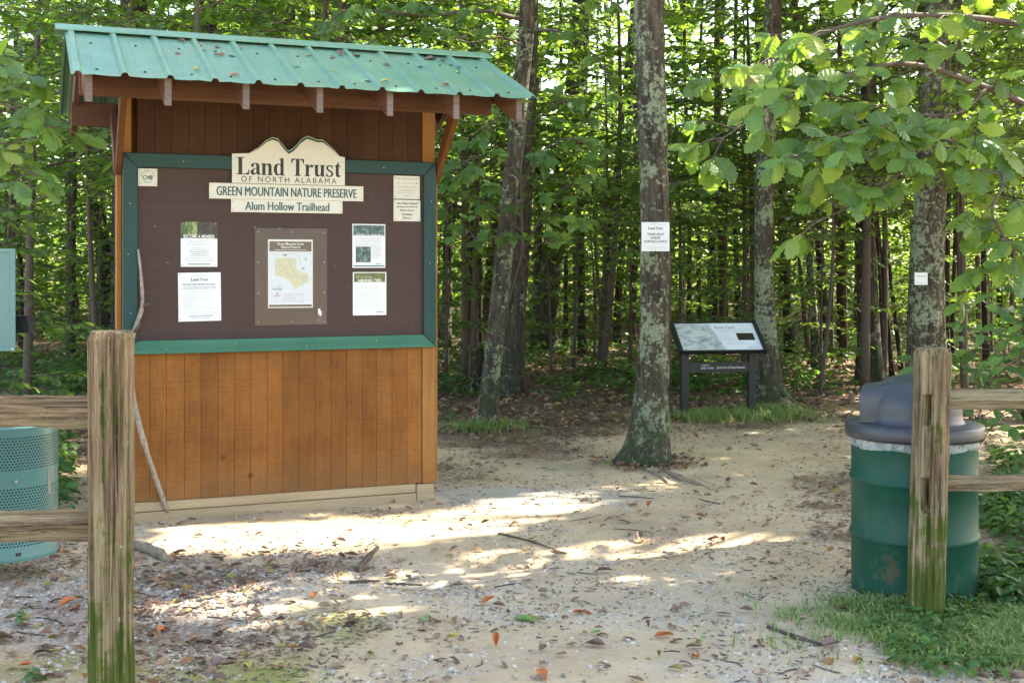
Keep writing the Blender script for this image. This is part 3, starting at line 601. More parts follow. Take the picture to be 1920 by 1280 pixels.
def lines(parent, x0, x1, ztop, n, pitch, h, mat, y, seed=1, center=False, ragged=.35):
    """rows of unreadably small print"""
    r = random.Random(seed); out = []
    for k in range(n):
        z = ztop-k*pitch; L = (x1-x0)*(1-ragged*r.random()); x = x0 if not center else (x0+x1-L)/2; e = x+L
        while x < e-.004:
            w_ = min(r.uniform(.006, .02), e-x); out.append((x, z-h, x+w_, z)); x += w_+.003
    return bars(parent, out, mat, y, 'small_print')
def polyl(parent, pts, wd, mat, y, name='trail_line'):
    m = MB()
    for (xa, za), (xb, zb) in zip(pts[:-1], pts[1:]):
        L = math.hypot(xb-xa, zb-za); px_, pz = -(zb-za)/L*wd/2, (xb-xa)/L*wd/2; m.add([(xa+px_, 0, za+pz), (xa-px_, 0, za-pz), (xb-px_, 0, zb-pz), (xb+px_, 0, zb+pz)], F4=[(0, 1, 2, 3)])
    return put(parent, m.mesh(name, M[mat]), y, name)
def ridge_logo(parent, cx, cz, W, mat, y, th=.06):
    """double mountain outline"""
    P = [(-.5, 0), (-.36, .07), (-.22, .135), (-.12, .10), (-.05, .06), (.04, .12), (.11, .155), (.18, .12), (.30, .07), (.42, .02), (.5, -.02)]
    m = MB(); V = [(cx+p[0]*W, 0, cz+p[1]*W) for p in P]+[(cx+p[0]*W, 0, cz+(p[1]-th*(1-abs(p[0])*1.4))*W) for p in P]; n = len(P)
    m.add(V, F4=[(k, n+k, n+k+1, k+1) for k in range(n-1)]); return put(parent, m.mesh('ridge_mark', M[mat]), y, 'ridge_mark')
def sign(name, label, s0, s1, z0, z1, mat, th=.004, n=.022, cat='sign', group=None, tilt=0, screws=True, outline=None):
    """flat panel screwed to the board; origin at its lower middle"""
    o = link(name, None); c = K((s0+s1)/2, n, z0); o.location = c; o.rotation_euler = (0, tilt, KA)
    w_ = s1-s0; h = z1-z0; P = outline or [(-w_/2, 0), (w_/2, 0), (w_/2, h), (-w_/2, h)]
    o2 = link('panel', MB().prism(P, 1, -th, 0).mesh('panel', M[mat]), o); bevel(o2, .0008)
    tag(o, label, cat, group)
    if screws:
        for x in (-w_/2+.011, w_/2-.011):
            for z in (.012, h-.012): screw_at(o, x, -th, z)
    return o, w_, h, -th-.0012
# main sign with the double-peak top
s0, s1, z0, z1 = .638, 1.343, 2.038, 2.217; cx = (s0+s1)/2
top = [(.742, 2.222), (.80, 2.262), (.85, 2.308), (.885, 2.326), (.92, 2.318), (.955, 2.275), (.985, 2.245), (1.02, 2.268), (1.06, 2.315), (1.10, 2.343), (1.135, 2.334), (1.165, 2.322), (1.20, 2.322), (1.235, 2.296), (1.275, 2.262), (1.31, 2.222)]
out = [(s0-cx, 0), (s1-cx, 0), (s1-cx, z1-z0)]+[(p[0]-cx, p[1]-z0) for p in top[::-1]]+[(s0-cx, z1-z0)]
o, w_, h, y_ = sign('title_sign', 'cream sign with mountain outline top and large black name lettering', s0, s1, z0, z1, 'sign_cream', .006, .047, outline=out, screws=False)
for x in (-w_/2+.012, w_/2-.012):
    for z in (.10, .145): screw_at(o, x, -.006, z)
serif(o, 'Land Trust', .0, .105, .655, .108, 'ink_black', y_)
text(o, 'OF NORTH ALABAMA', 0, .026, .595, .035, 'ink_black', y_, 0, 1.35)
V = [(p[0]-cx, 0, p[1]-z0-.004) for p in top]; V2 = [(p[0]-cx, 0, p[1]-z0-.004-.017*math.sin(math.pi*k/(len(top)-1))**.6) for k, p in enumerate(top)]; nt_ = len(top)
put(o, MB().add(V+V2, F4=[(k, nt_+k, nt_+k+1, k+1) for k in range(nt_-1)]).mesh('ridge_mark', M['ink_green']), y_, 'ridge_mark')
o, w_, h, y_ = sign('name_sign', 'long narrow cream sign with teal capitals below the title sign', .503, 1.468, 1.941, 2.037, 'sign_cream', .005, .03)
for q in (-.0016, 0, .0016): text(o, 'GREEN MOUNTAIN NATURE PRESERVE', q, h/2, .875, .056, 'ink_teal', y_-.2*q)
o, w_, h, y_ = sign('trailhead_sign', 'short cream sign with teal lettering, lowest of the three stacked title signs', .635, 1.333, 1.861, 1.940, 'sign_cream', .005, .028)
for q in (-.0014, 0, .0014): text(o, 'Alum Hollow Trailhead', q, h/2, .525, .052, 'ink_teal', y_-.2*q)
o, w_, h, y_ = sign('seal_sign', 'small square white sign with round green seal in upper left board corner', .088, .199, 2.007, 2.112, 'sign_cream', .004, .024)
lem = [(.0265*math.cos(q)/(1+math.sin(q)**2)*1.0, .052+.034*math.sin(q)*math.cos(q)/(1+math.sin(q)**2)) for q in np.linspace(0, 2*math.pi, 41)]
polyl(o, lem, .0045, 'ink_green', y_, 'seal_mark'); bars(o, [(.009, .046, .022, .058)], 'ink_green', y_-.0004, 'seal_mark')
def arc_text(parent, txt, r, a0, a1, h, mat, y, cz):
    for k, ch in enumerate(txt):
        if ch == ' ': continue
        a = R(a0+(a1-a0)*k/(len(txt)-1)); t_ = text(parent, ch, 0, 0, None, h, mat, y); t_.location = (r*math.cos(a), y, cz+r*math.sin(a)); t_.rotation_euler = (0, -(a-math.pi/2) if a0 > a1 else -(a+math.pi/2), 0)
arc_text(o, 'ACCREDITED', .040, 165, 15, .011, 'ink_green', y_, .052); arc_text(o, 'LAND TRUST', .034, 232, 308, .007, 'ink_green', y_, .055)
o, w_, h, y_ = sign('thanks_sign', 'beige square thank-you plaque, upper of two at the board right edge', 1.67, 1.846, 1.963, 2.112, 'sign_cream', .004, .026)
for k, (tx, ww) in enumerate((('With sincere gratitude to', .145), ('for Trailhead Development', .150), ('in celebration of', .10), ('National Trails Day', .11), ('2016', .034))):
    text(o, tx, 0, (.130, .077, .058, .040, .021)[k], ww, .0125, 'ink_grey' if k else 'ink_brown', y_)
text(o, 'LOCKHEED MARTIN', -.012, .101, .115, .006, 'ink_brown', y_, 0, 1.5); bars(o, [(.055, .0995, .075, .1015), (.062, .102, .066, .108)], 'ink_brown', y_, 'star_mark')
o, w_, h, y_ = sign('parking_sign', 'white square parking notice, lower of two at the board right edge', 1.67, 1.85, 1.819, 1.957, 'sign_cream', .004, .026)
for k, (tx, ww) in enumerate((('Alum Hollow Trailhead', .140), ('parking area thanks to', .140), ('Madison County', .096), ('Commission', .072), ('District 3', .056))): text(o, tx, 0, .116-.0235*k, ww, .0145, 'ink_black', y_, .012)
# posters
o, w_, h, y_ = sign('membership_poster', 'membership poster with dark forest photo, upper left on the brown board', .336, .554, 1.525, 1.798, 'paper', .002, .023)
bars(o, [(-w_/2, .175, -.01, h)], 'photo_wood', y_, 'printed_photo'); bars(o, [(-.01, .175, w_/2, h)], 'photo_dark', y_, 'printed_photo'); bars(o, [(-w_/2, .172, w_/2, .19)], 'photo_dark', y_-.0002, 'printed_photo')
text(o, 'BECOME A MEMBER', 0, .184, .185, .021, 'ink_white', y_-.0006, .012)
text(o, 'Land Trust Members Enjoy', 0, .112, .095, .008, 'ink_green', y_); lines(o, -.09, .09, .158, 3, .012, .004, 'ink_pale', y_, 2, True); lines(o, -.065, .065, .102, 4, .0105, .004, 'ink_grey', y_, 3, True); lines(o, -.09, .09, .056, 3, .0105, .004, 'ink_pale', y_, 4, True, .15); lines(o, -.07, .07, .018, 1, .01, .005, 'ink_black', y_, 5, True, .05)
o, w_, h, y_ = sign('rules_poster', 'white safety notice with mountain logo, lower left on the brown board', .323, .577, 1.195, 1.49, 'paper', .002, .023, tilt=-.012)
ridge_logo(o, 0, .268, .10, 'ink_black', y_, .02); serif(o, 'Land Trust', 0, .253, .105, .018, 'ink_black', y_); text(o, 'FOR EVERYONE\'S BENEFIT AND SAFETY', 0, .223, .205, .013, 'ink_teal', y_)
lines(o, -.105, .105, .209, 2, .009, .004, 'ink_grey', y_, 6, True, .1); lines(o, -.095, .105, .185, 12, .0118, .003, 'ink_pale', y_, 7, False, .7); text(o, 'QUESTIONS OR PROBLEMS?', .005, .031, .145, .011, 'ink_teal', y_); lines(o, -.05, .06, .02, 1, .01, .003, 'ink_grey', y_, 8, True, 0)
o, w_, h, y_ = sign('geology_poster', 'poster with rock photographs, upper right on the brown board', 1.399, 1.616, 1.518, 1.798, 'paper', .002, .023, screws=False)
bars(o, [(-w_/2+.006, .205, w_/2-.006, .272)], 'photo_teal', y_, 'printed_photo'); bars(o, [(-.087, .035, .012, .135)], 'photo_teal', y_, 'printed_photo'); text(o, 'GEOLOGY OF GREEN MTN', 0, .209, .185, .013, 'ink_white', y_-.0005, .012)
bars(o, [(-w_/2+.006, .008, w_/2-.006, .015)], 'ink_teal', y_, 'printed_block'); lines(o, -.09, .09, .195, 4, .0095, .004, 'ink_pale', y_, 9, False, .1); lines(o, -.09, .09, .155, 3, .0075, .003, 'ink_pale', y_, 10, False, .1); lines(o, .02, .092, .135, 8, .0098, .003, 'ink_grey', y_, 11); serif(o, 'Land Trust', .062, .026, .05, .009, 'ink_black', y_)
o, w_, h, y_ = sign('hiking_poster', 'hiking tips poster with flower photo heading, lower right on the brown board', 1.402, 1.623, 1.215, 1.491, 'paper', .002, .023, screws=False)
bars(o, [(-w_/2+.008, .212, w_/2-.008, .27)], 'photo_flower', y_, 'printed_photo'); text(o, 'HIKING TIPS', 0, .222, .15, .018, 'ink_white', y_-.0006, .02); text(o, 'Spring & Summer', -.035, .243, .105, .013, 'ink_pale', y_-.0005)
lines(o, -.095, .095, .198, 15, .0108, .003, 'ink_pale', y_, 12, False, .25); ridge_logo(o, .068, .027, .05, 'ink_black', y_, .02); serif(o, 'Land Trust', .068, .021, .055, .01, 'ink_black', y_)
o, w_, h, y_ = sign('trail_map', 'trail map sheet with brown heading band behind clear acrylic', .863, 1.144, 1.269, 1.695, 'paper', .0015, .023, cat='map', screws=False)
bars(o, [(-.132, .352, .132, .414)], 'ink_brown', y_, 'printed_block'); text(o, 'Green Mountain South', 0, .399, .165, .017, 'ink_white', y_-.0005, .01); text(o, 'Nature Preserve', 0, .379, .12, .016, 'ink_white', y_-.0005, .01); lines(o, -.1, .1, .364, 1, .01, .005, 'ink_pale', y_-.0005, 13, True, 0)
bars(o, [(-.132, .03, .132, .351)], 'ink_sky', y_, 'printed_block'); bars(o, [(-.134, .006, .134, .02)], 'ink_brown', y_, 'printed_block')
mp_ = [(-.098, .31), (-.03, .312), (.035, .31), (.035, .235), (.07, .232), (.076, .215), (.112, .215), (.112, .158), (.085, .157), (.032, .108), (-.005, .165), (-.045, .195), (-.098, .20)]
cu = bpy.data.curves.new('map', 'CURVE'); cu.dimensions = '2D'; cu.fill_mode = 'BOTH'; sp = cu.splines.new('POLY'); sp.points.add(len(mp_)-1); sp.use_cyclic_u = True
for p, (a, b) in zip(sp.points, mp_): p.co = (a, b, 0, 1)
put(o, curve_mesh(cu, 'map_area', 'ink_tan', .21, .204, .007, .21), y_-.0004, 'map_area')
polyl(o, [(-.095, .25), (-.06, .27), (-.03, .245), (0, .27), (.01, .24), (.03, .2), (.06, .19), (.1, .195)], .0018, 'ink_grey', y_-.0008); polyl(o, [(-.08, .21), (-.05, .235), (-.03, .245), (-.02, .215), (.01, .185)], .0018, 'ink_red', y_-.0008); polyl(o, [(-.12, .335), (-.05, .33), (.02, .34), (.05, .32), (.07, .25)], .0018, 'ink_grey', y_-.0008)
polyl(o, [(.085, .305), (.105, .305)], .002, 'ink_black', y_-.0006, 'compass_mark'); polyl(o, [(.095, .292), (.095, .318)], .002, 'ink_black', y_-.0007, 'compass_mark'); bars(o, [(-.045, .325, -.025, .331), (.07, .243, .088, .248)], 'ink_black', y_-.0009, 'map_label')
serif(o, 'Land Trust', -.085, .118, .06, .012, 'ink_black', y_-.0006); ridge_logo(o, -.085, .13, .06, 'ink_black', y_-.0006, .02); polyl(o, [(-.045, .04), (.075, .04), (.075, .085), (-.045, .085), (-.045, .04)], .0015, 'ink_grey', y_-.0006, 'legend_box'); lines(o, -.04, .07, .08, 5, .008, .003, 'ink_pale', y_-.0006, 14)
bars(o, [(-.092, .082, -.078, .09), (-.105, .072, -.065, .076)], 'ink_red', y_-.0006, 'map_label')
o, w_, h, y_ = sign('acrylic_cover', 'clear scuffed acrylic sheet screwed over the trail map', .781, 1.233, 1.162, 1.765, 'plexi', .003, .031, cat='cover', screws=False)
for x in (-w_/2+.02, 0, w_/2-.02):
    for z in (.02, .2, .39, h-.025):
        if x == 0 and z not in (.02, h-.025): continue
        screw_at(o, x, -.0032, z)
bars(o, [(.168, .065, .182, .10), (.176, .055, .19, .085)], 'ink_white', -.0045, 'torn_sticker')
#PART3
# ------------------------------------------------------------------ fences
def split_post(name, label, x, y, wd, h, rot, lean, seed, slots):
    """rounded-square weathered post with mortise slots; origin at its foot"""
    r = random.Random(seed); seg, nr = 108, 170; a = np.arange(seg)/seg*2*math.pi; zs = np.concatenate([np.linspace(-.12, h-.03, nr), [h-.018, h-.006, h]])
    rings = []; ridge = np.interp(a, np.linspace(0, 2*math.pi, 25), [*(q := [r.uniform(-1, 1) for _ in range(24)]), q[0]])
    for k, z in enumerate(zs):
        c, s_ = np.cos(a-rot), np.sin(a-rot); e = 5.; rr = (np.abs(c)**e+np.abs(s_)**e)**(-1/e)*wd/2
        rr = rr*(1+.012*np.sin(3*z+seed)+.02*(vnoise(np.full(seg, z*3), a*1.5, seed)-.5))+.0028*ridge+.011*(vnoise(a*11, np.full(seg, z*1.4), seed+5)-.5)+.006*(vnoise(a*25, np.full(seg, z*2.5), seed+6)-.5)
        if z > h-.03: rr = rr*(1-.16*((z-(h-.03))/.03)**1.3)
        for az, z0, z1, dep in slots:
            da = np.abs((a-az+math.pi) % (2*math.pi)-math.pi); zz = np.clip(1-(abs(z-(z0+z1)/2)/((z1-z0)/2))**4, 0, 1)
            rr = rr-dep*zz*sstep(.26, .18, da)
        rings.append(np.stack([rr*np.cos(a)+lean[0]*z, rr*np.sin(a)+lean[1]*z, np.full(seg, z)], -1))
    V = np.concatenate(rings); n = len(zs); i = np.arange(n-1)[:, None]*seg; j = np.arange(seg)[None]
    m = MB(); m.add(V, F4=np.stack([i+j, i+(j+1) % seg, i+seg+(j+1) % seg, i+seg+j], -1).reshape(-1, 4), tint=1.); m.poly.append([(n-1)*seg+k for k in range(seg)])
    o = link(name, m.mesh(name, M['fence'], True), None, (x, y, gz1(x, y))); return tag(o, label, 'fence post', 'split rail fence posts')
def rail(label, p0, p1, hgt, dep, seed, drop=0.):
    """split rail of five-sided section, uneven along its length"""
    r = random.Random(seed); m = MB(); n = 40; p0, p1 = Vector(p0), Vector(p1); L = (p1-p0).length
    sec = [(-.5, -.45), (.42, -.5), (.5, .1), (.25, .5), (-.38, .45), (-.52, .0)]
    o = link('fence_rail', None); rings = []
    for k in range(n+1):
        t_ = k/n; x = t_*L
        rings.append([(q[0]*dep*(1+.1*math.sin(x*5+i_*2+seed))+.004*math.sin(x*17+i_), q[1]*hgt*(1+.09*math.sin(x*4+i_*1.7+seed))+.003*math.sin(x*23+i_*2), x) for i_, q in enumerate(sec)])
    V = np.array(rings).reshape(-1, 3); ns = 6; i = np.arange(n)[:, None]*ns; j = np.arange(ns)[None]
    m.add(V, F4=np.stack([i+j, i+(j+1) % ns, i+ns+(j+1) % ns, i+ns+j], -1).reshape(-1, 4), tint=0.); m.poly += [list(range(6))[::-1], [n*6+k for k in range(6)]]
    bpy.data.objects.remove(o); o = link('fence_rail', m.mesh('fence_rail', M['fence']), None, p0); z = (p1-p0).normalized(); yv = (Vector((0, 0, 1))-z*z.z).normalized(); xv = yv.cross(z)
    o.matrix_world = Matrix.Translation(p0) @ Matrix((xv, yv, z)).transposed().to_4x4(); return tag(o, label, 'fence rail', 'split rails of the fence')
PI = math.pi
split_post('fence_post', 'weathered split-rail post with mossy green foot in front of the kiosk', -1.422, 4.36, .150, 1.297, .26, (.0, 0), 3, [(PI*1.02, .92, 1.15, .05), (PI*1.02, .53, .75, .05)])
split_post('fence_post', 'weathered split-rail post with two open slots in front of the green drum', 1.805, 5.37, .143, 1.175, -.1, (.028, 0), 8, [(PI*1.33, .84, .98, .07), (PI*1.33, .46, .62, .07), (0, .80, 1.0, .04), (0, .5, .68, .04)])
rail('upper split rail running from the mossy post past the perforated bin', (-1.46, 4.38, 1.012), (-3.9, 4.42, 1.015), .112, .085, 1)
rail('lower split rail running from the mossy post past the perforated bin', (-1.46, 4.38, .612), (-3.9, 4.20, .60), .108, .11, 2)
rail('upper split rail running right from the slotted post beside the drum', (1.87, 5.38, .945), (4.4, 5.45, .95), .092, .075, 3)
rail('lower split rail running right from the slotted post beside the drum', (1.86, 5.38, .578), (4.4, 5.45, .60), .068, .085, 4)
# ------------------------------------------------------------------ drum
DX, DY = 1.905, 5.83; dz = gz1(DX, DY)
dr = tag(link('trash_drum', None, None, (DX, DY, dz)), 'dark green steel drum with grey dome lid beside the trail', 'trash can')
prof = [(.0, .012), (.27, .012), (.283, 0), (.287, .012), (.287, .025)]
for zc in (.272, .535):
    prof += [(.287, zc-.022), (.2935, zc-.012), (.2975, zc), (.2935, zc+.012), (.287, zc+.022)]
prof += [(.287, .775), (.292, .78), (.292, .787), (.284, .789), (.28, .78), (.276, .5)]
link('drum_body', MB().lathe(prof, 96).mesh('drum_body', M['drum'], True), dr)
a = np.arange(120)/120*2*PI; zz = np.array([.685, .695, .71, .73, .755]); V = []
for k, z in enumerate(zz): 
    rr = .2895+.004*np.sin(a*9+k)+.003*rng.uniform(-1, 1, 120)+(.004 if k else 0); V.append(np.stack([rr*np.cos(a), rr*np.sin(a), z+.005*np.sin(a*5)*(k == 0)], -1))
i = np.arange(4)[:, None]*120; j = np.arange(120)[None]
link('bag_liner', MB().add(np.concatenate(V), F4=np.stack([i+j, i+(j+1) % 120, i+120+(j+1) % 120, i+120+j], -1).reshape(-1, 4)).mesh('bag_liner', M['bag'], True), dr)
lidp = [(.296, .735), (.312, .728), (.3155, .74), (.3155, .782), (.308, .793), (.240, .797), (.228, .80), (.219, .815), (.217, .85)]+[(.217*math.cos(q)**.85, .85+.172*math.sin(q)) for q in np.linspace(.12, PI/2-.02, 12)]+[(.0005, 1.022)]
lid = link('dome_lid', MB().lathe(lidp, 96).mesh('dome_lid', M['lid'], True), dr)
# hood with swing flap, facing left
hd = MB(); prof_h = []; 
def hood_ring(x, wd, top):
    P = [(-wd, .80)]+[(-wd*math.cos(q)**.35 if math.cos(q) > 0 else 0, .80+(top-.80)*math.sin(q)**.35) for q in np.linspace(.05, PI/2, 7)]
    P = P+[(-p[0], p[1]) for p in P[::-1]]; return [(x, p[0], p[1]) for p in P]
rg = [hood_ring(.238, .140, .955), hood_ring(.228, .147, .965), hood_ring(.12, .150, .982), hood_ring(-.02, .11, 1.0)]; nR = len(rg[0])
V = np.array(rg).reshape(-1, 3); hd.add(V, F4=[(k*nR+c, k*nR+c+1, (k+1)*nR+c+1, (k+1)*nR+c) for k in range(3) for c in range(nR-1)])
inn = [(.236, p[1]*.86, .80+(p[2]-.80)*.86) for p in rg[0]]; inn2 = [(.218, p[1], p[2]) for p in inn]; hd.add(rg[0]+inn+inn2, F4=[(c+1, c, nR+c, nR+c+1) for c in range(nR-1)]+[(nR+c+1, nR+c, 2*nR+c, 2*nR+c+1) for c in range(nR-1)])
hood = link('hood', hd.mesh('hood', M['lid'], True), lid); hood.rotation_euler = (0, 0, R(160))
fl = MB().prism([(p[1], p[2]) for p in inn2], 0, .213, .219); flp = link('flap', fl.mesh('flap', M['lid']), lid); flp.rotation_euler = (0, 0, R(160))
# ------------------------------------------------------------------ pet-waste station at the left edge
bx_, by_ = -2.49, 6.05; bz_ = gz1(bx_, by_)+.12
ws = tag(link('waste_station', None, None, (bx_, by_, bz_)), 'teal perforated steel bin on a post behind the split rails', 'bin')
link('bin_body', MB().lathe([(.242, 0), (.244, .01), (.242, .02), (.242, .625), (.247, .63), (.247, .642), (.238, .642), (.236, .62)], 96).mesh('bin_body', M['perf'], True), ws)
link('inner_liner', MB().lathe([(.0, .015), (.225, .015), (.225, .60)], 48).mesh('inner_liner', M['dark_inside'], True), ws)
for az in (-1.42, -.95): 
    q = link('drain_hole', MB().box((-.012, -.002, -.008), (.012, .003, .008)).mesh('drain_hole', M['dark_inside']), ws, (.2415*math.cos(az), .2415*math.sin(az), .035)); q.rotation_euler = (0, 0, az+PI/2)
lt = link('latch', MB().box((-.006, -.006, -.06), (.006, .006, .06)).mesh('latch', M['steel']), ws, (.243*math.cos(-.25), .243*math.sin(-.25), .36)); 
lk = link('lock', MB().lathe([(0, .012), (.008, .012), (.008, 0)], 10).mesh('lock', M['steel']), ws, (.242*math.cos(-1.0), .242*math.sin(-1.0), .385)); lk.rotation_euler = (R(90), 0, R(32)); 
link('post', MB().box((-.23, .255, -.3), (-.17, .315, 1.42)).mesh('post', M['teal']), ws)
sg = link('header_panel', MB().box((-.33, .215, .98), (.015, .235, 1.49)).mesh('header_panel', M['teal']), ws, (-.06, 0, 0)); bevel(sg, .004)
fr_ = MB(); [fr_.box(a_, b_) for a_, b_ in (((-.335, .207, .975), (-.315, .2145, 1.495)), ((.0, .207, .975), (.02, .2145, 1.495)), ((-.3148, .207, .975), (-.0002, .2145, .992)), ((-.3148, .207, 1.478), (-.0002, .2145, 1.495)))]
link('panel_rim', fr_.mesh('panel_rim', M['teal']), sg); link('bolt', disc(.008, .006).mesh('bolt', M['steel']), sg, (.01, .206, .985)).rotation_euler = (R(90), 0, 0)
link('bag_dispenser', MB().prism([(-.10, 1.06), (-.01, 1.06), (-.01, 1.10), (-.03, 1.15), (-.10, 1.15)], 1, .32, .40).mesh('bag_dispenser', M['black_metal']), ws)
# ------------------------------------------------------------------ wayside exhibit
EX, EY, EB = 2.10, 12.53, .16; ez = gz1(EX, EY)
ex = tag(link('wayside_panel', None, None, (EX, EY, ez), EB), 'low black-framed interpretive panel on two posts beside the trail', 'information panel')
for sx in (-.355, .355):
    bevel(link('post', MB().box((sx-.038, -.038, -.1), (sx+.038, .038, .742)).mesh('post', M['black_metal']), ex), .004)
bevel(link('memorial_bar', MB().box((-.316, -.03, .44), (.316, -.004, .545)).mesh('memorial_bar', M['black_metal']), ex), .002)
bar = ex.children[-1]
text(bar, 'IN MEMORY OF', -.145, .513, .085, .014, 'ink_white', -.0315); text(bar, 'CRAIG T. HAWE', -.125, .485, .135, .019, 'ink_white', -.0315, .008); text(bar, '...for his love of Green Mountain', .12, .49, .31, .026, 'ink_white', -.0315)
TA = R(38); tt = link('exhibit_tray', None, ex, (0, 0, .80)); tt.rotation_euler = (TA, 0, 0)   # local x right, y up the slope
bevel(link('backing', MB().box((-.425, -.21, -.02), (.425, .21, .0)).mesh('backing', M['black_metal']), tt), .002)
for sx in (-.442, .442): bevel(link('side_rail', MB().box((sx-.016, -.235, -.045), (sx+.016, .225, .028)).mesh('side_rail', M['black_metal']), tt), .003)
bevel(link('edge_rail', MB().box((-.4255, -.228, -.03), (.4255, -.2105, .012)).mesh('edge_rail', M['black_metal']), tt), .002); bevel(link('edge_rail', MB().box((-.4255, .2105, -.03), (.4255, .222, .012)).mesh('edge_rail', M['black_metal']), tt), .002)
pr = link('print_sheet', MB().box((-.42, -.205, .0005), (.42, .205, .003)).mesh('print_sheet', M['paper']), tt); ph = link('face_layout', None, pr, (0, 0, .0))
bpy.data.objects.remove(ph)
def flat(parent, me_fn):   # lettering lies in x-z; lay it on the sheet
    q = me_fn; q.rotation_euler = (R(-90), 0, 0); q.location = (0, 0, .0042); return q
m = MB(); m.prism([(-.42, -.205), (.04, -.205), (-.06, .205), (-.42, .205)], 2, .0031, .0036); link('printed_photo', m.mesh('printed_photo', M['photo_rock']), pr)
flat(pr, text(pr, 'Alum Cave', .10, .14, .22, .04, 'ink_brown', 0)); flat(pr, lines(pr, -.02, .37, .105, 3, .022, .006, 'ink_pale', 0, 21)); flat(pr, lines(pr, .0, .20, .02, 5, .02, .006, 'ink_pale', 0, 22)); flat(pr, lines(pr, .05, .36, -.09, 2, .022, .006, 'ink_pale', 0, 23)); flat(pr, serif(pr, 'Land Trust', .32, -.17, .12, .025, 'ink_grey', 0))
m = MB(); m.prism([(.20, -.06), (.38, -.06), (.38, .05), (.20, .05)], 2, .0031, .0037); link('printed_photo', m.mesh('printed_photo', M['photo_dark']), pr)
# ------------------------------------------------------------------ leaning stick
def stick(name, label, pts, rad, mat, cat='stick', group=None, seg=8):
    P = [Vector(p) for p in pts]; o = link(name, None); bpy.data.objects.remove(o); base = P[0]
    Q = np.array([p-base for p in P]); n = len(Q)
    tt_ = np.linspace(0, n-1, (n-1)*5+1); C = np.stack([np.interp(tt_, np.arange(n), Q[:, k]) for k in range(3)], -1); k3 = np.array([.25, .5, .25])
    for _ in range(2): C[1:-1] = C[:-2]*.25+C[1:-1]*.5+C[2:]*.25
    rr = np.interp(tt_, np.arange(n), np.broadcast_to(rad, (n,)))*(1+.12*np.sin(tt_*7)+.08*np.sin(tt_*13+1))
    return tag(link(name, MB().tube(C, rr, seg).mesh(name, M[mat], True), None, base), label, cat, group)
fx_, fy_ = gat(318, 972)
ls = stick('walking_stick', 'crooked bare branch leaning against the left end of the kiosk', [(fx_, fy_, gz1(fx_, fy_)), K(.10, .16, .52), K(.045, .10, .80), K(.03, .085, 1.0), K(.055, .075, 1.13), K(.115, .065, 1.29), K(.10, .062, 1.5), K(.085, .06, 1.63)], [.015, .016, .0155, .015, .0145, .012, .009, .007], 'stick')
for q, d_ in ((4, (.05, -.02, .06)), (5, (.045, -.02, .02))):
    p = Vector(((K(.055, .075, 1.13), K(.115, .065, 1.29))[q-4]))-ls.location; link('twig_stub', MB().tube([p, p+Vector(d_)*.6, p+Vector(d_)], [.011, .009, .008], 7).mesh('twig_stub', M['twig'], True), ls)
#PART4
# ------------------------------------------------------------------ trees
def spline(pts, n):
    P = np.asarray(pts, float); m = len(P); t_ = np.linspace(0, m-1, n); i = np.clip(t_.astype(int), 0, m-2); f = (t_-i)[:, None]
    g_ = lambda k: P[np.clip(k, 0, m-1)]; p0, p1, p2, p3 = g_(i-1), g_(i), g_(i+1), g_(i+2)
    return .5*((2*p1)+(-p0+p2)*f+(2*p0-5*p1+4*p2-p3)*f**2+(-p0+3*p1-3*p2+p3)*f**3)
def hero_trunk(pts, rad, flare, seed, roots=5, seg=56, n=170, furrow=.05):
    """trunk along pts (relative to the base) with buttressed foot and furrowed bark relief"""
    P4 = spline([tuple(p)+(r,) for p, r in zip(pts, rad)], n); r = random.Random(seed); ph = [r.uniform(0, 6.28) for _ in range(roots)]; st = [r.uniform(.6, 1.3) for _ in range(roots)]
    z = P4[:, 2]
    def prof(i, ang):
        k = 1+furrow*(2*vnoise(ang*4.2+.35*math.sin(z[i]*2.2), np.full(len(ang), z[i]*2.4), seed)-1)+furrow*.8*(2*vnoise(ang*9, np.full(len(ang), z[i]*7), seed+3)-1)+.05*(2*vnoise(ang*1.1, np.full(len(ang), z[i]*.9), seed+9)-1)
        fl_ = math.exp(-max(z[i], 0)/.14); fl2 = math.exp(-max(z[i], 0)/.42)
        lob = sum(s_*np.clip(np.cos(ang-p_), 0, 1)**6 for s_, p_ in zip(st, ph)); return k+flare*(.35*fl2+.55*fl_*(.35+lob))
    return MB().tube(P4[:, :3], P4[:, 3], seg, True, None, prof)
def tree(name, label, base, trunk_mesh, group=None, crown=None, crown_at=None, scale=1, rot=0):
    o = link(name, None, None, base); tag(o, label, 'tree', group); link('trunk', trunk_mesh, o)
    if crown: c = link('crown', crown, o, crown_at); c.rotation_euler = (0, 0, rot); c.scale = (scale,)*3
    return o
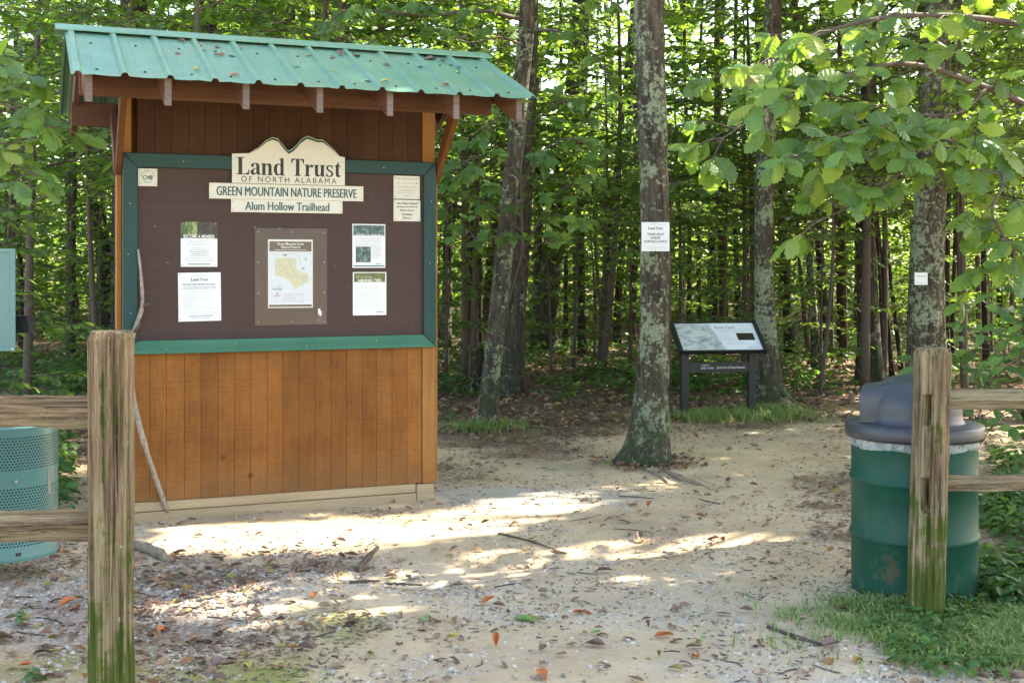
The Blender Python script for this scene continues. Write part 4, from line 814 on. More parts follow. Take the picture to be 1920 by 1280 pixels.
# --- canopy: crowns out of view, added for shade, cut open for chosen sun patches
SUNV = np.array(SUN)
HOLES = []  # spots meant to be sunlit; canopy leaves in their way are left out
def hole(px, py, r, D=None):
    if D: p = at(px, py, D)
    else: x, y = gat(px, py); p = Vector((x, y, 0))
    HOLES.append((np.array(p), r))
for q in ((235, 1010, .2), (300, 1012, .22), (370, 1010, .24), (440, 1008, .25), (510, 1008, .27), (580, 1006, .28), (650, 1002, .29), (720, 1000, .29), (790, 992, .27), (850, 982, .24), (910, 972, .2), (960, 958, .18), (1010, 945, .16), (1060, 930, .15), (1130, 920, .12), (1200, 912, .1),
          (1560, 836, .05), (1600, 830, .08), (950, 1102, .02), (1420, 858, .0)): hole(*q)
for q in ((1350, 215, .28, 6.8), (1450, 190, .16, 6.9), (1530, 140, .2, 7), (1610, 250, .14, 6.9), (1400, 260, .16, 6.7), (1880, 120, .3, 7.8), (1780, 60, .2, 7.8), (960, 60, .22, 11.2), (1010, 120, .2, 11.6), (930, 780, .15, 11.7), (985, 80, .25, 11.7), (1720, 560, .14, 7.4), (1850, 260, .16, 7.2)): hole(*q)
HC = np.array([h[0] for h in HOLES]); HR = np.array([h[1] for h in HOLES])
def lit_cut(pos):
    """drop leaves that stand between the sun and an opening"""
    keep = np.ones(len(pos), bool)
    for c, r in zip(HC, HR):
        v = pos-c; t_ = v@SUNV; dist = np.linalg.norm(v-t_[:, None]*SUNV, axis=1); keep &= ~((dist < r+.2+.05*rng.uniform(-1, 1, len(pos))) & (t_ > 1.2))
    return keep
def crown_mesh(seed, rad, hgt, n, size, tpl, mat, base=(0, 0, 0), cut=None, clumps=60):
    r_ = np.random.default_rng(seed); c = unit(r_.normal(0, 1, (clumps, 3)))*r_.uniform(.25, 1, (clumps, 1))**.6*np.array([rad, rad, hgt])
    k = r_.integers(0, clumps, n); pos = c[k]+r_.normal(0, 1, (n, 3))*np.array([.34, .34, .16])*rad*.42
    m = MB(); keep = np.ones(n, bool) if cut is None else cut(pos+np.array(base)); pos = pos[keep]; n = len(pos)
    a = r_.uniform(0, 6.283, n); d = np.stack([np.cos(a), np.sin(a), r_.normal(-.2, .3, n)], -1); nn = unit(np.array([0, 0, 1.])+r_.normal(0, .45, (n, 3)))
    scatter(m, tpl, pos, d, nn, size*r_.uniform(.7, 1.3, n), r_.uniform(0, .94, n))
    for q in range(0, clumps, 2): m.tube([(0, 0, -hgt*1.1), tuple(c[q]*.5+np.array([0, 0, -hgt*.3])), tuple(c[q])], [rad*.02, rad*.012, .008], 5, False)
    return m.mesh('crown', M[mat])
def simple_trunk(seed, L, r0, r1, lean=(0, 0), seg=14):
    q = random.Random(seed); P = [(lean[0]*z+.05*math.sin(z*.5+seed)*min(z, 2)/2, lean[1]*z+.04*math.cos(z*.43+seed)*min(z, 2)/2, z) for z in np.linspace(-.15, L, 26)]
    rr = [r0*(1+.5*math.exp(-max(p[2], 0)/.18))*(1-p[2]/L)+r1*max(p[2], 0)/L for p in P]
    return MB().tube(P, rr, seg, True, None, lambda i, a: 1+.05*np.sin(3*a+i*.3+seed)+.04*np.sin(7*a-i*.7)).mesh('trunk', None, True)
CROWN_HI = [crown_mesh(100+k, 2.6, 2.2, 320, .24, FAR, 'leaf_far') for k in range(3)]
# trees added on the right to block the sun, mostly out of view
SH = [(6.6, 8.6, 7.2, 2.6), (9.3, 8.0, 9.2, 3.0), (8.0, 11.2, 8.0, 2.9), (11.6, 10.6, 10.4, 3.2), (6.4, 13.2, 7.4, 2.4), (10.0, 14.4, 9.0, 3.1), (13.2, 7.4, 11.6, 3.0), (13.0, 14.0, 11.4, 3.2), (8.4, 17.2, 9.4, 2.9), (6.9, 6.0, 8.2, 2.4), (5.25, 12.2, 8.0, 2.3), (12.2, 18.0, 11.2, 3.2), (4.6, 15.8, 6.8, 2.0)]
for k, (x, y, z, r_) in enumerate(SH):
    cm = crown_mesh(200+k, r_, r_*.62, 7200 if y < 12.5 else 1600, .23, FAR, 'leaf_far', (x-1.2 if x == 5.25 else x, y-1.9 if x == 5.25 else y, z), lit_cut, 70); tm = simple_trunk(300+k, z+.5, .15, .05); tm.materials.append(M['bark_grey'])  # the offset crown is added to keep sun off the kiosk roof
    tree('added_shade_tree', 'tall leafy tree added on the right to shade the trail and kiosk', (x, y, gz1(x, y)), tm, 'added shade trees right of the trail', cm, (-1.2 if x == 5.25 else 0, -1.9 if x == 5.25 else 0, z-gz1(x, y)))
# --- hero trunks
def hero(name, label, px, py, ups, w0, mat, flare, seed, crown=None, group=None, **kw):
    """ups: photo positions (x, y, width) up the trunk at the distance of its base"""
    bx, by = gat(px, py); D = by; pts = [(0, 0, -.06)]; rad = [w0/2*D/FP]
    for (ux, uy, uw) in ups: p = at(ux, uy, D); pts.append((p.x-bx, 0, p.z)); rad.append(uw/2*D/FP)
    m = hero_trunk(pts, rad, flare, seed, **kw).mesh('trunk', M[mat], True)
    if crown:
        top_ = (pts[-1][0], 0, max(pts[-1][2], 6.5)); crown = crown_mesh(700+seed, 2.3, 1.6, 1500, .22, FAR, 'leaf_far', (bx+top_[0], by, top_[2]), lit_cut)
    return tree(name, label, (bx, by, gz1(bx, by)), m, group, crown, top_ if crown else None)
ct = hero('oak_tree', 'lichen-covered tree standing alone beside the trail with a white notice', 1215, 868, [(1220, 780, 62), (1225, 640, 56), (1228, 420, 53), (1222, 200, 54), (1216, 0, 55), (1208, -300, 53), (1205, -900, 44), (1215, -1500, 30)], 62, 'bark_lichen', .5, 11, CROWN_HI[0])
lt_ = hero('oak_tree', 'slender lichen-spotted tree leaning right, near the kiosk right side', 912, 803, [(917, 740, 33), (930, 620, 33), (945, 480, 32), (960, 330, 31), (975, 180, 30), (988, 40, 29), (1000, -200, 27), (1020, -700, 22)], 36, 'bark_lichen', .35, 12, CROWN_HI[1])
hero('oak_tree', 'broad dark tree just behind the slender leaning tree', 948, 742, [(957, 690, 46), (963, 600, 43), (970, 500, 41), (980, 350, 38), (988, 150, 35), (994, -100, 32), (1005, -600, 26)], 50, 'bark_grey', .3, 13, CROWN_HI[2])
hero('tree_stump', 'short dark broken stump left of the slender leaning tree', 893, 736, [(893, 722, 36), (897, 700, 28), (901, 672, 16), (903, 655, 6)], 40, 'bark_dark', .4, 14, n=40)['category'] = 'stump'
hero('oak_tree', 'lichen-spotted tree with spreading root right behind the interpretive panel', 1440, 757, [(1438, 700, 42), (1433, 560, 36), (1432, 400, 34), (1440, 200, 34), (1450, 0, 33), (1460, -400, 28)], 46, 'bark_lichen', .7, 15, CROWN_HI[0])
hero('oak_tree', 'thick lichen-mottled tree behind the drum with a small white tag', 1735, 775, [(1733, 700, 64), (1735, 560, 60), (1742, 400, 58), (1752, 200, 54), (1760, 0, 50), (1770, -500, 40)], 66, 'bark_lichen', .3, 16, CROWN_HI[1])
hero('oak_tree', 'dark tree leaning right, between the leaning pair and the noticed tree', 1022, 672, [(1025, 620, 40), (1032, 520, 40), (1044, 430, 42), (1058, 330, 40), (1072, 220, 36), (1090, 0, 32), (1110, -400, 26)], 44, 'bark_grey', .3, 17, CROWN_HI[2], seg=32, n=90)
# specified mid-distance trunks: label, base, top point, width, bark
MIDT = [('thin leaning trunk emerging at the kiosk right edge', 826, 660, 862, 420, 10, 'bark_grey'), ('straight dark pine trunk nearest the kiosk right edge', 886, 668, 880, 250, 18, 'bark_dark'), ('thin dark trunk doubling the pine beside the kiosk', 900, 662, 892, 250, 11, 'bark_dark'),
 ('pale lichen trunk left of the dark leaning tree', 1003, 671, 1006, 300, 18, 'bark_lichen'), ('thin dark straight trunk right of the dark leaning tree', 1060, 659, 1057, 250, 9, 'bark_dark'), ('grey slim trunk third right of the dark leaning tree', 1081, 650, 1080, 250, 12, 'bark_grey'), ('dark trunk with side twigs left of the noticed tree', 1092, 678, 1098, 250, 15, 'bark_dark'),
 ('leaning slim trunk close left of the noticed tree', 1128, 676, 1158, 380, 13, 'bark_grey'), ('dark straight trunk second left of the noticed tree', 1156, 662, 1176, 300, 15, 'bark_dark'), ('dark trunk just left of the noticed tree', 1184, 660, 1190, 300, 14, 'bark_red'), ('slim forked trunk right of the noticed tree', 1291, 640, 1288, 250, 9, 'bark_red'),
 ('reddish pine trunk above the interpretive panel middle', 1357, 655, 1350, 250, 17, 'bark_red'), ('slim dark trunk above the interpretive panel right half', 1386, 650, 1380, 250, 11, 'bark_dark'), ('dark reddish pine trunk right of the interpretive panel', 1482, 671, 1464, 330, 19, 'bark_dark'), ('lichen-green leaning trunk right of the interpretive panel', 1535, 709, 1500, 330, 16, 'bark_lichen'),
 ('dark trunk leaning left over the fallen log', 1552, 663, 1512, 360, 17, 'bark_dark'), ('straight red-brown pine trunk between panel and drum', 1578, 662, 1556, 330, 15, 'bark_red'), ('thin black sapling stem left of the tagged tree', 1656, 722, 1640, 420, 6, 'bark_dark'), ('crooked thin sapling stem beside the tagged tree', 1673, 716, 1650, 470, 8, 'bark_dark'), ('slanting thin stem against the tagged tree', 1690, 700, 1672, 540, 8, 'bark_dark'),
 ('pale lichen trunk hugging the tagged tree right side', 1764, 740, 1760, 300, 26, 'bark_lichen'), ('black straight trunk right of the tagged tree', 1776, 690, 1772, 330, 11, 'bark_dark'), ('thin black trunk second right of the tagged tree', 1784, 680, 1786, 430, 8, 'bark_dark'), ('slim trunk far back between panel and leaning pine', 1420, 640, 1425, 250, 10, 'bark_grey'), ('thin trunk deep behind the interpretive panel left post', 1310, 645, 1316, 250, 8, 'bark_dark'),
 ('broad dark trunk rising behind the roof left end', 250, 700, 247, 20, 76, 'bark_dark'), ('mottled trunk rising behind the roof, second from its left end', 372, 690, 370, 20, 40, 'bark_grey'), ('pale lichen trunk rising behind the roof middle', 530, 700, 530, 30, 54, 'bark_lichen'), ('thin trunk rising behind the roof right half', 715, 660, 722, 30, 16, 'bark_grey'), ('slim pale trunk rising behind the roof right end', 835, 665, 842, 300, 20, 'bark_lichen'),
 ('thin dark trunk left of the kiosk above the rail', 42, 665, 38, 380, 11, 'bark_dark'), ('slim dark trunk leaning at the kiosk left edge', 150, 655, 130, 420, 9, 'bark_dark'), ('slender grey trunk close behind the kiosk left corner', 185, 650, 192, 380, 8, 'bark_grey'), ('dark trunk right of the thin black trunks at the picture edge', 1850, 690, 1838, 300, 12, 'bark_dark'), ('slim grey trunk deep between the pines and the drum', 1612, 650, 1606, 300, 9, 'bark_grey')]
for k, (lab, bx0, by0, ux, uy, wd, mt) in enumerate(MIDT):
    bx, by = gat(bx0, by0); p = at(ux, uy, by); q = (p.x-bx)/max(.5, p.z); m = simple_trunk(400+k, 11, wd/2*by/FP, wd/5*by/FP, (q*.8, 0)); m.materials.append(M[mt])
    tree('forest_tree', lab, (bx, by, gz1(bx, by)), m, 'trees standing in the wood', CROWN_HI[k % 3] if by > 19 and k % 2 else None, (q*8.8, 0, 10.5), .9, k)
# --- random deeper trees
taken = [gat(t_[1], t_[2]) for t_ in MIDT]+[(KX+1, KY+.5)]
TRK = []
for k, mt in enumerate(('bark_dark', 'bark_grey', 'bark_red', 'bark_lichen', 'bark_dark')):
    m = simple_trunk(500+k, 12, .1, .04, (rng.uniform(-.09, .09), rng.uniform(-.03, .03)), 10); m.materials.append(M[mt]); TRK.append(m)
def zone(x, y):
    px = 960+x/y*FP
    return 'behind the kiosk' if px < 830 else 'between the kiosk and the noticed tree' if px < 1210 else 'behind the interpretive panel' if px < 1480 else 'beyond the drum and right-hand rails'
nd = 0; fr = random.Random(5)
while nd < 58:
    y = 19*(50/19)**fr.random(); x = fr.uniform(-.56, .56)*y
    if any((x-a)**2+(y-b)**2 < .9 for a, b in taken): continue
    taken.append((x, y)); nd += 1; r_ = fr.choice((.35, .45, .6, .8, 1.1, 1.7, 2.1)); tm = TRK[fr.randrange(5)]
    o = link('forest_tree', None, None, (x, y, gz1(x, y))); tag(o, 'slim trunk among many deep in the wood '+zone(x, y), 'tree', 'deep wood trees '+zone(x, y)); o.rotation_euler = (0, 0, fr.uniform(0, 6.28))
    t_ = link('trunk', tm, o); t_.scale = (r_, r_, 1); 
    if nd % 3 == 0: c = link('crown', CROWN_HI[nd % 2], o, (0, 0, fr.uniform(9, 12))); c.scale = (fr.uniform(.7, 1.1),)*3
# --- understory trees with leaves down to eye level
def grow(seed, H, base, spread, nl, ntw, nlf, size, tr, tpl, mat, tpl_mix=None, updroop=(.35, -.25)):
    r_ = np.random.default_rng(seed); tk = MB(); cr = MB(); zs = np.linspace(-.1, H, 14); sway = r_.normal(0, .03*H, 2); ph = r_.uniform(0, 6, 2)
    P = np.stack([sway[0]*np.sin(zs/H*2.5+ph[0])-sway[0]*np.sin(ph[0]), sway[1]*np.sin(zs/H*2.2+ph[1])-sway[1]*np.sin(ph[1]), zs], -1); tk.tube(P, tr*(1-zs/H*.85), 8)
    LP = []; LD = []; LN = []
    for k in range(nl):
        t_ = base+(1-base)*(k+r_.uniform(0, 1))/nl; z0 = t_*H; p0 = np.array([np.interp(z0, zs, P[:, i]) for i in range(3)]); az = k*2.4+r_.normal(0, .3); L = spread*(1.05-.65*((t_-base)/(1-base))**1.5)*r_.uniform(.7, 1.2)
        u = np.linspace(0, 1, 7); el = updroop[0]*u+updroop[1]*u**2; lp = p0+np.stack([np.cos(az+.25*np.sin(u*3+k))*u*L, np.sin(az+.25*np.sin(u*3+k))*u*L, el*L], -1); tk.tube(lp, tr*.32*(1-u*.85)*(1.2-t_), 5, False)
        for q in range(ntw):
            v = .22+.78*(q+r_.uniform(0, 1))/ntw; i0 = min(5, int(v*6)); b0 = lp[i0]+(lp[i0+1]-lp[i0])*(v*6-i0); dr_ = unit(lp[i0+1]-lp[i0]); sd = 1 if q % 2 else -1; ang = sd*r_.uniform(.5, 1.2); ca, sa = math.cos(ang), math.sin(ang)
            td = unit(np.array([dr_[0]*ca-dr_[1]*sa, dr_[0]*sa+dr_[1]*ca, dr_[2]*.5+r_.normal(-.05, .2)])); TL = size*r_.uniform(2.2, 5.5); e = b0+td*TL; tk.tube([b0, (b0+e)/2+[0, 0, .02], e], [.006, .004, .002], 4, False)
            for w2 in range(nlf):
                f = (w2+.6)/nlf; s2 = 1 if w2 % 2 else -1; an = s2*r_.uniform(.5, 1.0)*(1.1-f); ca, sa = math.cos(an), math.sin(an); LP.append(b0+td*TL*f+[0, 0, .02*math.sin(f*3)]); LD.append([td[0]*ca-td[1]*sa, td[0]*sa+td[1]*ca, td[2]*.3+r_.normal(-.18, .22)]); LN.append([0, 0, 1]+r_.normal(0, .32, 3))
    n = len(LP); LP, LD, LN = map(np.array, (LP, LD, LN)); sz = size*r_.uniform(.65, 1.25, n); tn = r_.uniform(0, .96, n)
    return tk, cr, LP, unit(LD), unit(LN), sz, tn
UND = []
for k, (H, base, spread, nl, ntw, nlf, size) in enumerate(((3.6, .55, 1.2, 16, 10, 8, .10), (5.0, .42, 1.8, 24, 12, 8, .105), (6.5, .34, 2.2, 30, 13, 8, .11), (2.2, .15, .9, 14, 9, 7, .10), (4.4, .48, 1.6, 20, 11, 8, .10), (7.5, .32, 2.5, 34, 13, 8, .115))):
    tk, cr, LP, LD, LN, sz, tn = grow(600+k, H, base, spread, nl, ntw, nlf, size, .012+.006*H, MID, 'leaf_mid'); scatter(cr, MID, LP, LD, LN, sz, tn); UND.append((tk.mesh('trunk', M['twig'], True), cr.mesh('crown', M['leaf_mid']), H))
nu = 0; occupied = []
def place_und(x, y, v, s_=1, lab=None, gp=None):
    tm, cm, H = UND[v]; o = link('understory_tree', None, None, (x, y, gz1(x, y))); o.rotation_euler = (0, 0, fr.uniform(0, 6.28)); o.scale = (s_,)*3
    tag(o, lab or 'leafy green understory sapling deep in the wood '+zone(x, y), 'tree', gp or 'understory saplings '+zone(x, y)); link('trunk', tm, o); link('crown', cm, o); return o
while nu < 128:
    y = 14.5*(31/14.5)**(fr.random()**.8); x = fr.uniform(-.56, .56)*y
    if y < 16.5 and -.1 < x/y < .2: continue
    if any((x-a)**2+(y-b)**2 < (.55 if y < 25 else .3) for a, b in occupied): continue
    px_ = 960+x/y*FP; v_ = fr.choice((0, 1, 2, 4, 5, 3, 3, 0, 4) if -.33 < x/y < .3 and y > 18 else (0, 4, 1, 2) if -.33 < x/y < .3 else (0, 3, 4, 1, 3, 2))
    if 330 < px_ < 740: v_ = 5   # only tall ones would show over the kiosk roof
    occupied.append((x, y)); nu += 1; place_und(x, y, v_, fr.uniform(.85, 1.25))
# fr.choice((0, 1, 2, 4, 5, 3, 3, 0, 4) if -.33 < x/y < .3 and y > 18 else (0, 4, 1, 2) if -.33 < x/y < .3 else (0, 3, 4, 1, 3, 2)), fr.uniform(.85, 1.25))
NEAR = sorted(((-4.6, 10.5, 1, 1.0), (-3.9, 12.5, 2, .9), (-5.2, 13.2, 5, .9), (-3.2, 13.6, 4, 1.), (-1.9, 13.0, 2, .95), (5.4, 11.6, 1, 1.), (4.9, 13.3, 2, .9), (-4.1, 9.3, 3, .9), (6.2, 14.2, 5, .9), (-.6, 15.6, 2, 1.), (1.2, 16.4, 5, .9), (3.3, 16.8, 2, 1.), (-2.6, 10.8, 5, .8), (.15, 14.6, 4, .8), (1.9, 14.9, 0, .9), (3.6, 14.4, 4, .75), (-.9, 16.8, 1, .8), (.9, 18.0, 4, .9), (2.5, 18.4, 1, .9), (4.3, 17.6, 0, 1.), (5.2, 16.2, 4, .9), (-1.6, 14.4, 0, .9), (1.5, 13.4, 0, .7), (.5, 16.0, 3, .9), (2.1, 17.2, 3, 1.), (3.0, 15.6, 3, .8), (4.0, 15.9, 3, 1.), (-.5, 14.9, 3, .8), (1.3, 19.4, 3, 1.1), (4.9, 18.8, 3, 1.1), (3.3, 19.8, 3, 1.1), (5.6, 17.4, 3, .9)), key=lambda q: q[0]/q[1]); cnt = {}
ORD = 'first second third fourth fifth sixth seventh eighth ninth tenth eleventh twelfth thirteenth fourteenth fifteenth sixteenth'.split()
for (x, y, v, s_) in NEAR:
    zn = zone(x, y); k = cnt[zn] = cnt.get(zn, 0)+1
    place_und(x, y, v, s_, ORD[k-1]+' nearer leafy sapling from the left '+zn, 'nearer saplings '+zn)
# --- the wood beyond reads as one leafy mass
fw_ = MB(); nc = 4300; cy0 = 26*(62/26)**rng.uniform(0, 1, nc); cx0 = rng.uniform(-.6, .6, nc)*cy0; cz0 = .2+rng.beta(1.0, 1.6, nc)*(.32*cy0); cz0[:2300] = rng.uniform(.1, 3.4, 2300); per_ = 46
P = np.repeat(np.stack([cx0, cy0, cz0+gz(cx0, cy0)], -1), per_, 0)+rng.normal(0, 1, (nc*per_, 3))*np.array([.75, .75, .28]); n = len(P); d, nn = flat_dirs(n, .5); d[:, 2] = rng.normal(-.15, .25, n)
scatter(fw_, FAR, P, d, nn, .19*rng.uniform(.6, 1.3, n), rng.uniform(0, .94, n)); tag(link('far_wood', fw_.mesh('far_wood', M['leaf_far'])), 'mass of sunlit green foliage in the depth of the wood', 'foliage', kind='stuff')
#PART5
# ------------------------------------------------------------------ near branches with separate leaves
def leaf_meshes(tpls, mat, name='leaf'):
    out = []
    for k, (V, F3, F4) in enumerate(tpls):
        for q in range(2): out.append(MB().add(V, F3, F4, tint=.15+.2*k+.37*q if .15+.2*k+.37*q < .93 else .3).mesh(name, M[mat], False))
    return out
OAKM = leaf_meshes(OAK, 'leaf_oak'); LOBM = leaf_meshes(LOB, 'leaf_mid'); MIDM = leaf_meshes(MID, 'leaf_mid'); LOWM = leaf_meshes(MID, 'leaf_low')
def place_leaves(parent, meshes, P, D_, N_, S_, most=300, mat='leaf_oak', tpl=None):
    """the first `most` leaves are objects of their own, the rest one joined part"""
    Mx = frames(np.asarray(D_, float), np.asarray(N_, float)); order = rng.permutation(len(P)); base = np.array(parent.location)
    for c, k in enumerate(order[:most]):
        o = link('leaf', meshes[rng.integers(0, len(meshes))], parent); m = Mx[k]*S_[k]; p = P[k]-base
        o.matrix_local = Matrix([[*m[0], p[0]], [*m[1], p[1]], [*m[2], p[2]], [0, 0, 0, 1]])
    rest = order[most:]
    if len(rest):
        mb = MB(); scatter(mb, tpl, P[rest]-base, np.asarray(D_)[rest], np.asarray(N_)[rest], np.asarray(S_)[rest], rng.uniform(0, .94, len(rest))); tag(link('foliage', mb.mesh('foliage', M[mat]), parent), kind='stuff')
def limb_tree(name, label, base, trunk_pts, trunk_r, limbs, meshes, tpl, size, per, mat, most=300, seed=1, bark_='bark_grey', whorl=5, spread=.30, cat='tree', droop=.32, facing=.95):
    """limbs: lists of world points; leaves stand in whorls along side twigs"""
    r_ = np.random.default_rng(seed); o = link(name, None, None, base); tag(o, label, cat); b = np.array(base)
    if trunk_pts is not None: link('trunk', MB().tube(np.array(trunk_pts)-b, trunk_r, 14).mesh('trunk', M[bark_], True), o)
    P = []; D_ = []; N_ = []; S_ = []
    for lp, r0 in limbs:
        C = spline([tuple(p) for p in lp], 26); m = MB(); m.tube(C-b, np.linspace(r0, .003, 26), 7); L = np.linalg.norm(np.diff(C, axis=0), axis=1).sum(); nt = max(2, int(L*per))
        for q in range(nt):
            f = .18+.82*(q+r_.uniform(0, 1))/nt; i0 = min(24, int(f*25)); p0 = C[i0]; ax = unit(C[i0+1]-C[i0]); side = np.cross(ax, [0, 0, 1]); side = unit(side)*(1 if q % 2 else -1)
            td = unit(ax*r_.uniform(.3, 1)+side*r_.uniform(.3, 1)+np.array([0, 0, r_.normal(.0, .35)])); TL = spread*r_.uniform(.4, 1.25); e = p0+td*TL; m.tube(np.array([p0, (p0+e)/2+[0, 0, .015], e])-b, [.005, .0035, .002], 5, False)
            nw = whorl+r_.integers(-1, 2)
            for w2 in range(nw):
                f2 = 1-.5*(w2/nw)**1.2*r_.uniform(.5, 1); a = w2*2.4+r_.uniform(-.5, .5); x_ = unit(np.cross(td, [0, 0, 1.])); y_ = unit(np.cross(x_, td))
                ld = unit(td*r_.uniform(.1, .9)+x_*math.cos(a)*.9+y_*math.sin(a)*.35+np.array([0, 0, -droop+r_.normal(0, .18)])); nn = unit(np.array([0, -facing, 1.])+r_.normal(0, .34, 3))
                P.append(p0+td*TL*f2); D_.append(ld); N_.append(nn); S_.append(size*r_.uniform(.5, 1.25))
        link('limb', m.mesh('limb', M['twig'], True), o)
    place_leaves(o, meshes, np.array(P), D_, N_, np.array(S_), most, mat, tpl); return o, len(P)
A = at
bx, by = 4.35, 8.3
ok, n_ok = limb_tree('oak_tree', 'large-leaved oak whose boughs reach in over the drum from the right', (bx, by, gz1(bx, by)), [(bx, by, -.1), (bx-.02, by, 1.5), (bx+.05, by-.05, 3), (bx+.1, by, 5), (bx+.2, by, 7)], [.12, .10, .09, .075, .04],
 [([A(2165, 330, 8.25), A(1990, 230, 7.9), A(1850, 165, 7.6), A(1700, 120, 7.3), A(1560, 150, 7.05), A(1440, 205, 6.85), A(1340, 270, 6.7)], .03), ([A(2160, 400, 8.2), A(1960, 330, 7.6), A(1820, 280, 7.2), A(1690, 240, 6.9), A(1590, 250, 6.75), A(1480, 300, 6.6)], .028),
  ([A(2160, 430, 8.2), A(1960, 350, 7.5), A(1850, 300, 7.1), A(1730, 270, 6.9), A(1640, 280, 6.75), A(1560, 310, 6.6)], .022), ([A(2160, 470, 8.2), A(2020, 420, 7.6), A(1930, 400, 7.3), A(1880, 440, 7.1), A(1850, 500, 7.0)], .016), ([A(2165, 150, 8.3), A(1960, 60, 7.9), A(1780, 30, 7.6), A(1620, 40, 7.4), A(1480, 90, 7.2), A(1380, 150, 7.0)], .028),
  ([A(1850, 165, 7.6), A(1800, 210, 7.3), A(1720, 215, 7.1), A(1630, 200, 6.9)], .012), ([A(1730, 270, 6.9), A(1670, 340, 6.75), A(1590, 390, 6.65), A(1510, 420, 6.6)], .010), ([A(1820, 280, 7.2), A(1880, 330, 6.9), A(1860, 400, 6.7), A(1900, 470, 6.6)], .012), ([A(2165, 60, 8.3), A(1980, -20, 8), A(1820, -30, 7.8), A(1650, -20, 7.6)], .025)],
 OAKM, OAK, .148, 8.6, 'leaf_oak', 300, 31)
lb = Vector(lt_.location)
limb_tree('maple_sapling', 'broad-leaved sapling spreading in front of the slender leaning tree', (-.2, 12.1, gz1(-.2, 12.1)), [(-.2, 12.1, -.05), (-.12, 11.95, .9), (.10, 11.6, 1.7), (.08, 11.35, 2.4), (.16, 11.1, 3.1)], [.018, .016, .013, .01, .005],
 [([(.12, 11.18, 1.7), A(1020, 400, 10.9), A(1060, 350, 10.7), A(1110, 330, 10.6)], .010), ([(.12, 11.18, 1.8), A(930, 390, 10.8), A(880, 370, 10.6), A(835, 390, 10.5)], .010), ([(.1, 11.15, 2.2), A(1000, 300, 10.9), A(1060, 260, 10.7), A(1120, 280, 10.6)], .010), ([(.1, 11.15, 2.3), A(930, 300, 10.8), A(880, 300, 10.5), A(845, 330, 10.3)], .010), ([(.16, 11.1, 2.8), A(1010, 220, 10.9), A(1060, 190, 10.8), A(1100, 210, 10.7)], .008), ([(.16, 11.1, 2.9), A(960, 200, 10.8), A(920, 230, 10.7), A(890, 250, 10.6)], .008), ([(.12, 11.18, 1.6), A(960, 440, 10.7), A(910, 450, 10.5), A(870, 440, 10.4)], .008), ([(.12, 11.18, 1.5), A(1010, 460, 10.9), A(1050, 450, 10.8), A(1080, 430, 10.7)], .008)],
 LOBM, LOB, .125, 8, 'leaf_mid', 260, 33, 'twig', 4, .22)
limb_tree('maple_bough', 'broad-leaved bough hanging above the roof right end', tuple(A(1000, 20, 11.7)), None, None,
 [([A(988, 40, 11.65), A(900, 20, 11.0), A(800, 30, 10.6), A(700, 20, 10.3), A(620, 30, 10.1)], .022), ([A(985, 90, 11.6), A(940, 70, 11.1), A(880, 80, 10.8), A(830, 60, 10.6)], .014), ([A(992, 60, 11.6), A(1050, 60, 11.2), A(1110, 100, 10.9), A(1150, 160, 10.8)], .016), ([A(1000, 0, 11.6), A(1060, -20, 11.2), A(1140, 0, 11.0), A(1190, 40, 10.9)], .016), ([A(990, -20, 11.6), A(850, -40, 11.), A(720, -30, 10.6)], .016)],
 LOBM, LOB, .13, 6.5, 'leaf_mid', 220, 34, 'twig', 4, .26, 'bough')
limb_tree('oak_bough', 'large-leaved oak bough reaching in from the left picture edge', tuple(A(-160, 200, 7.2)), None, None,
 [([A(-160, 200, 7.2), A(-60, 190, 6.9), A(20, 200, 6.7), A(90, 240, 6.6)], .014), ([A(-160, 230, 7.2), A(-60, 270, 6.8), A(10, 300, 6.6), A(70, 330, 6.5)], .012), ([A(-160, 170, 7.2), A(-70, 130, 6.9), A(-10, 120, 6.8), A(40, 140, 6.7)], .012)], OAKM, OAK, .14, 8, 'leaf_oak', 90, 35, 'twig', 5, .22, 'bough')
limb_tree('leafy_shrub', 'dense leafy shrub behind the right-hand rails', (4.3, 9.6, gz1(4.3, 9.6)), [(4.3, 9.6, -.05), (4.25, 9.6, .5), (4.2, 9.55, 1.2)], [.02, .016, .008],
 [([(4.28, 9.6, .1+.1*k), (4.2+.25*math.cos(k*2.4), 9.5+.25*math.sin(k*2.4), .45+.08*k), (4.05+.62*math.cos(k*2.4), 9.4+.5*math.sin(k*2.4), .62+.10*k)], .008) for k in range(9)], LOWM, MID, .115, 11, 'leaf_low', 260, 36, 'twig', 5, .22, 'shrub')
limb_tree('leafy_shrub', 'small leafy shrub between the drum lid and the rails', (3.35, 9.0, gz1(3.35, 9.0)), [(3.35, 9.0, -.05), (3.35, 9, .4), (3.4, 9, .8)], [.012, .01, .005],
 [([(3.35, 9.0, .1+.08*k), (3.35+.2*math.cos(k*2.4), 9+.2*math.sin(k*2.4), .4+.07*k), (3.35+.42*math.cos(k*2.4), 9+.3*math.sin(k*2.4), .5+.08*k)], .006) for k in range(6)], LOWM, MID, .11, 9, 'leaf_low', 120, 37, 'twig', 5, .18, 'shrub')
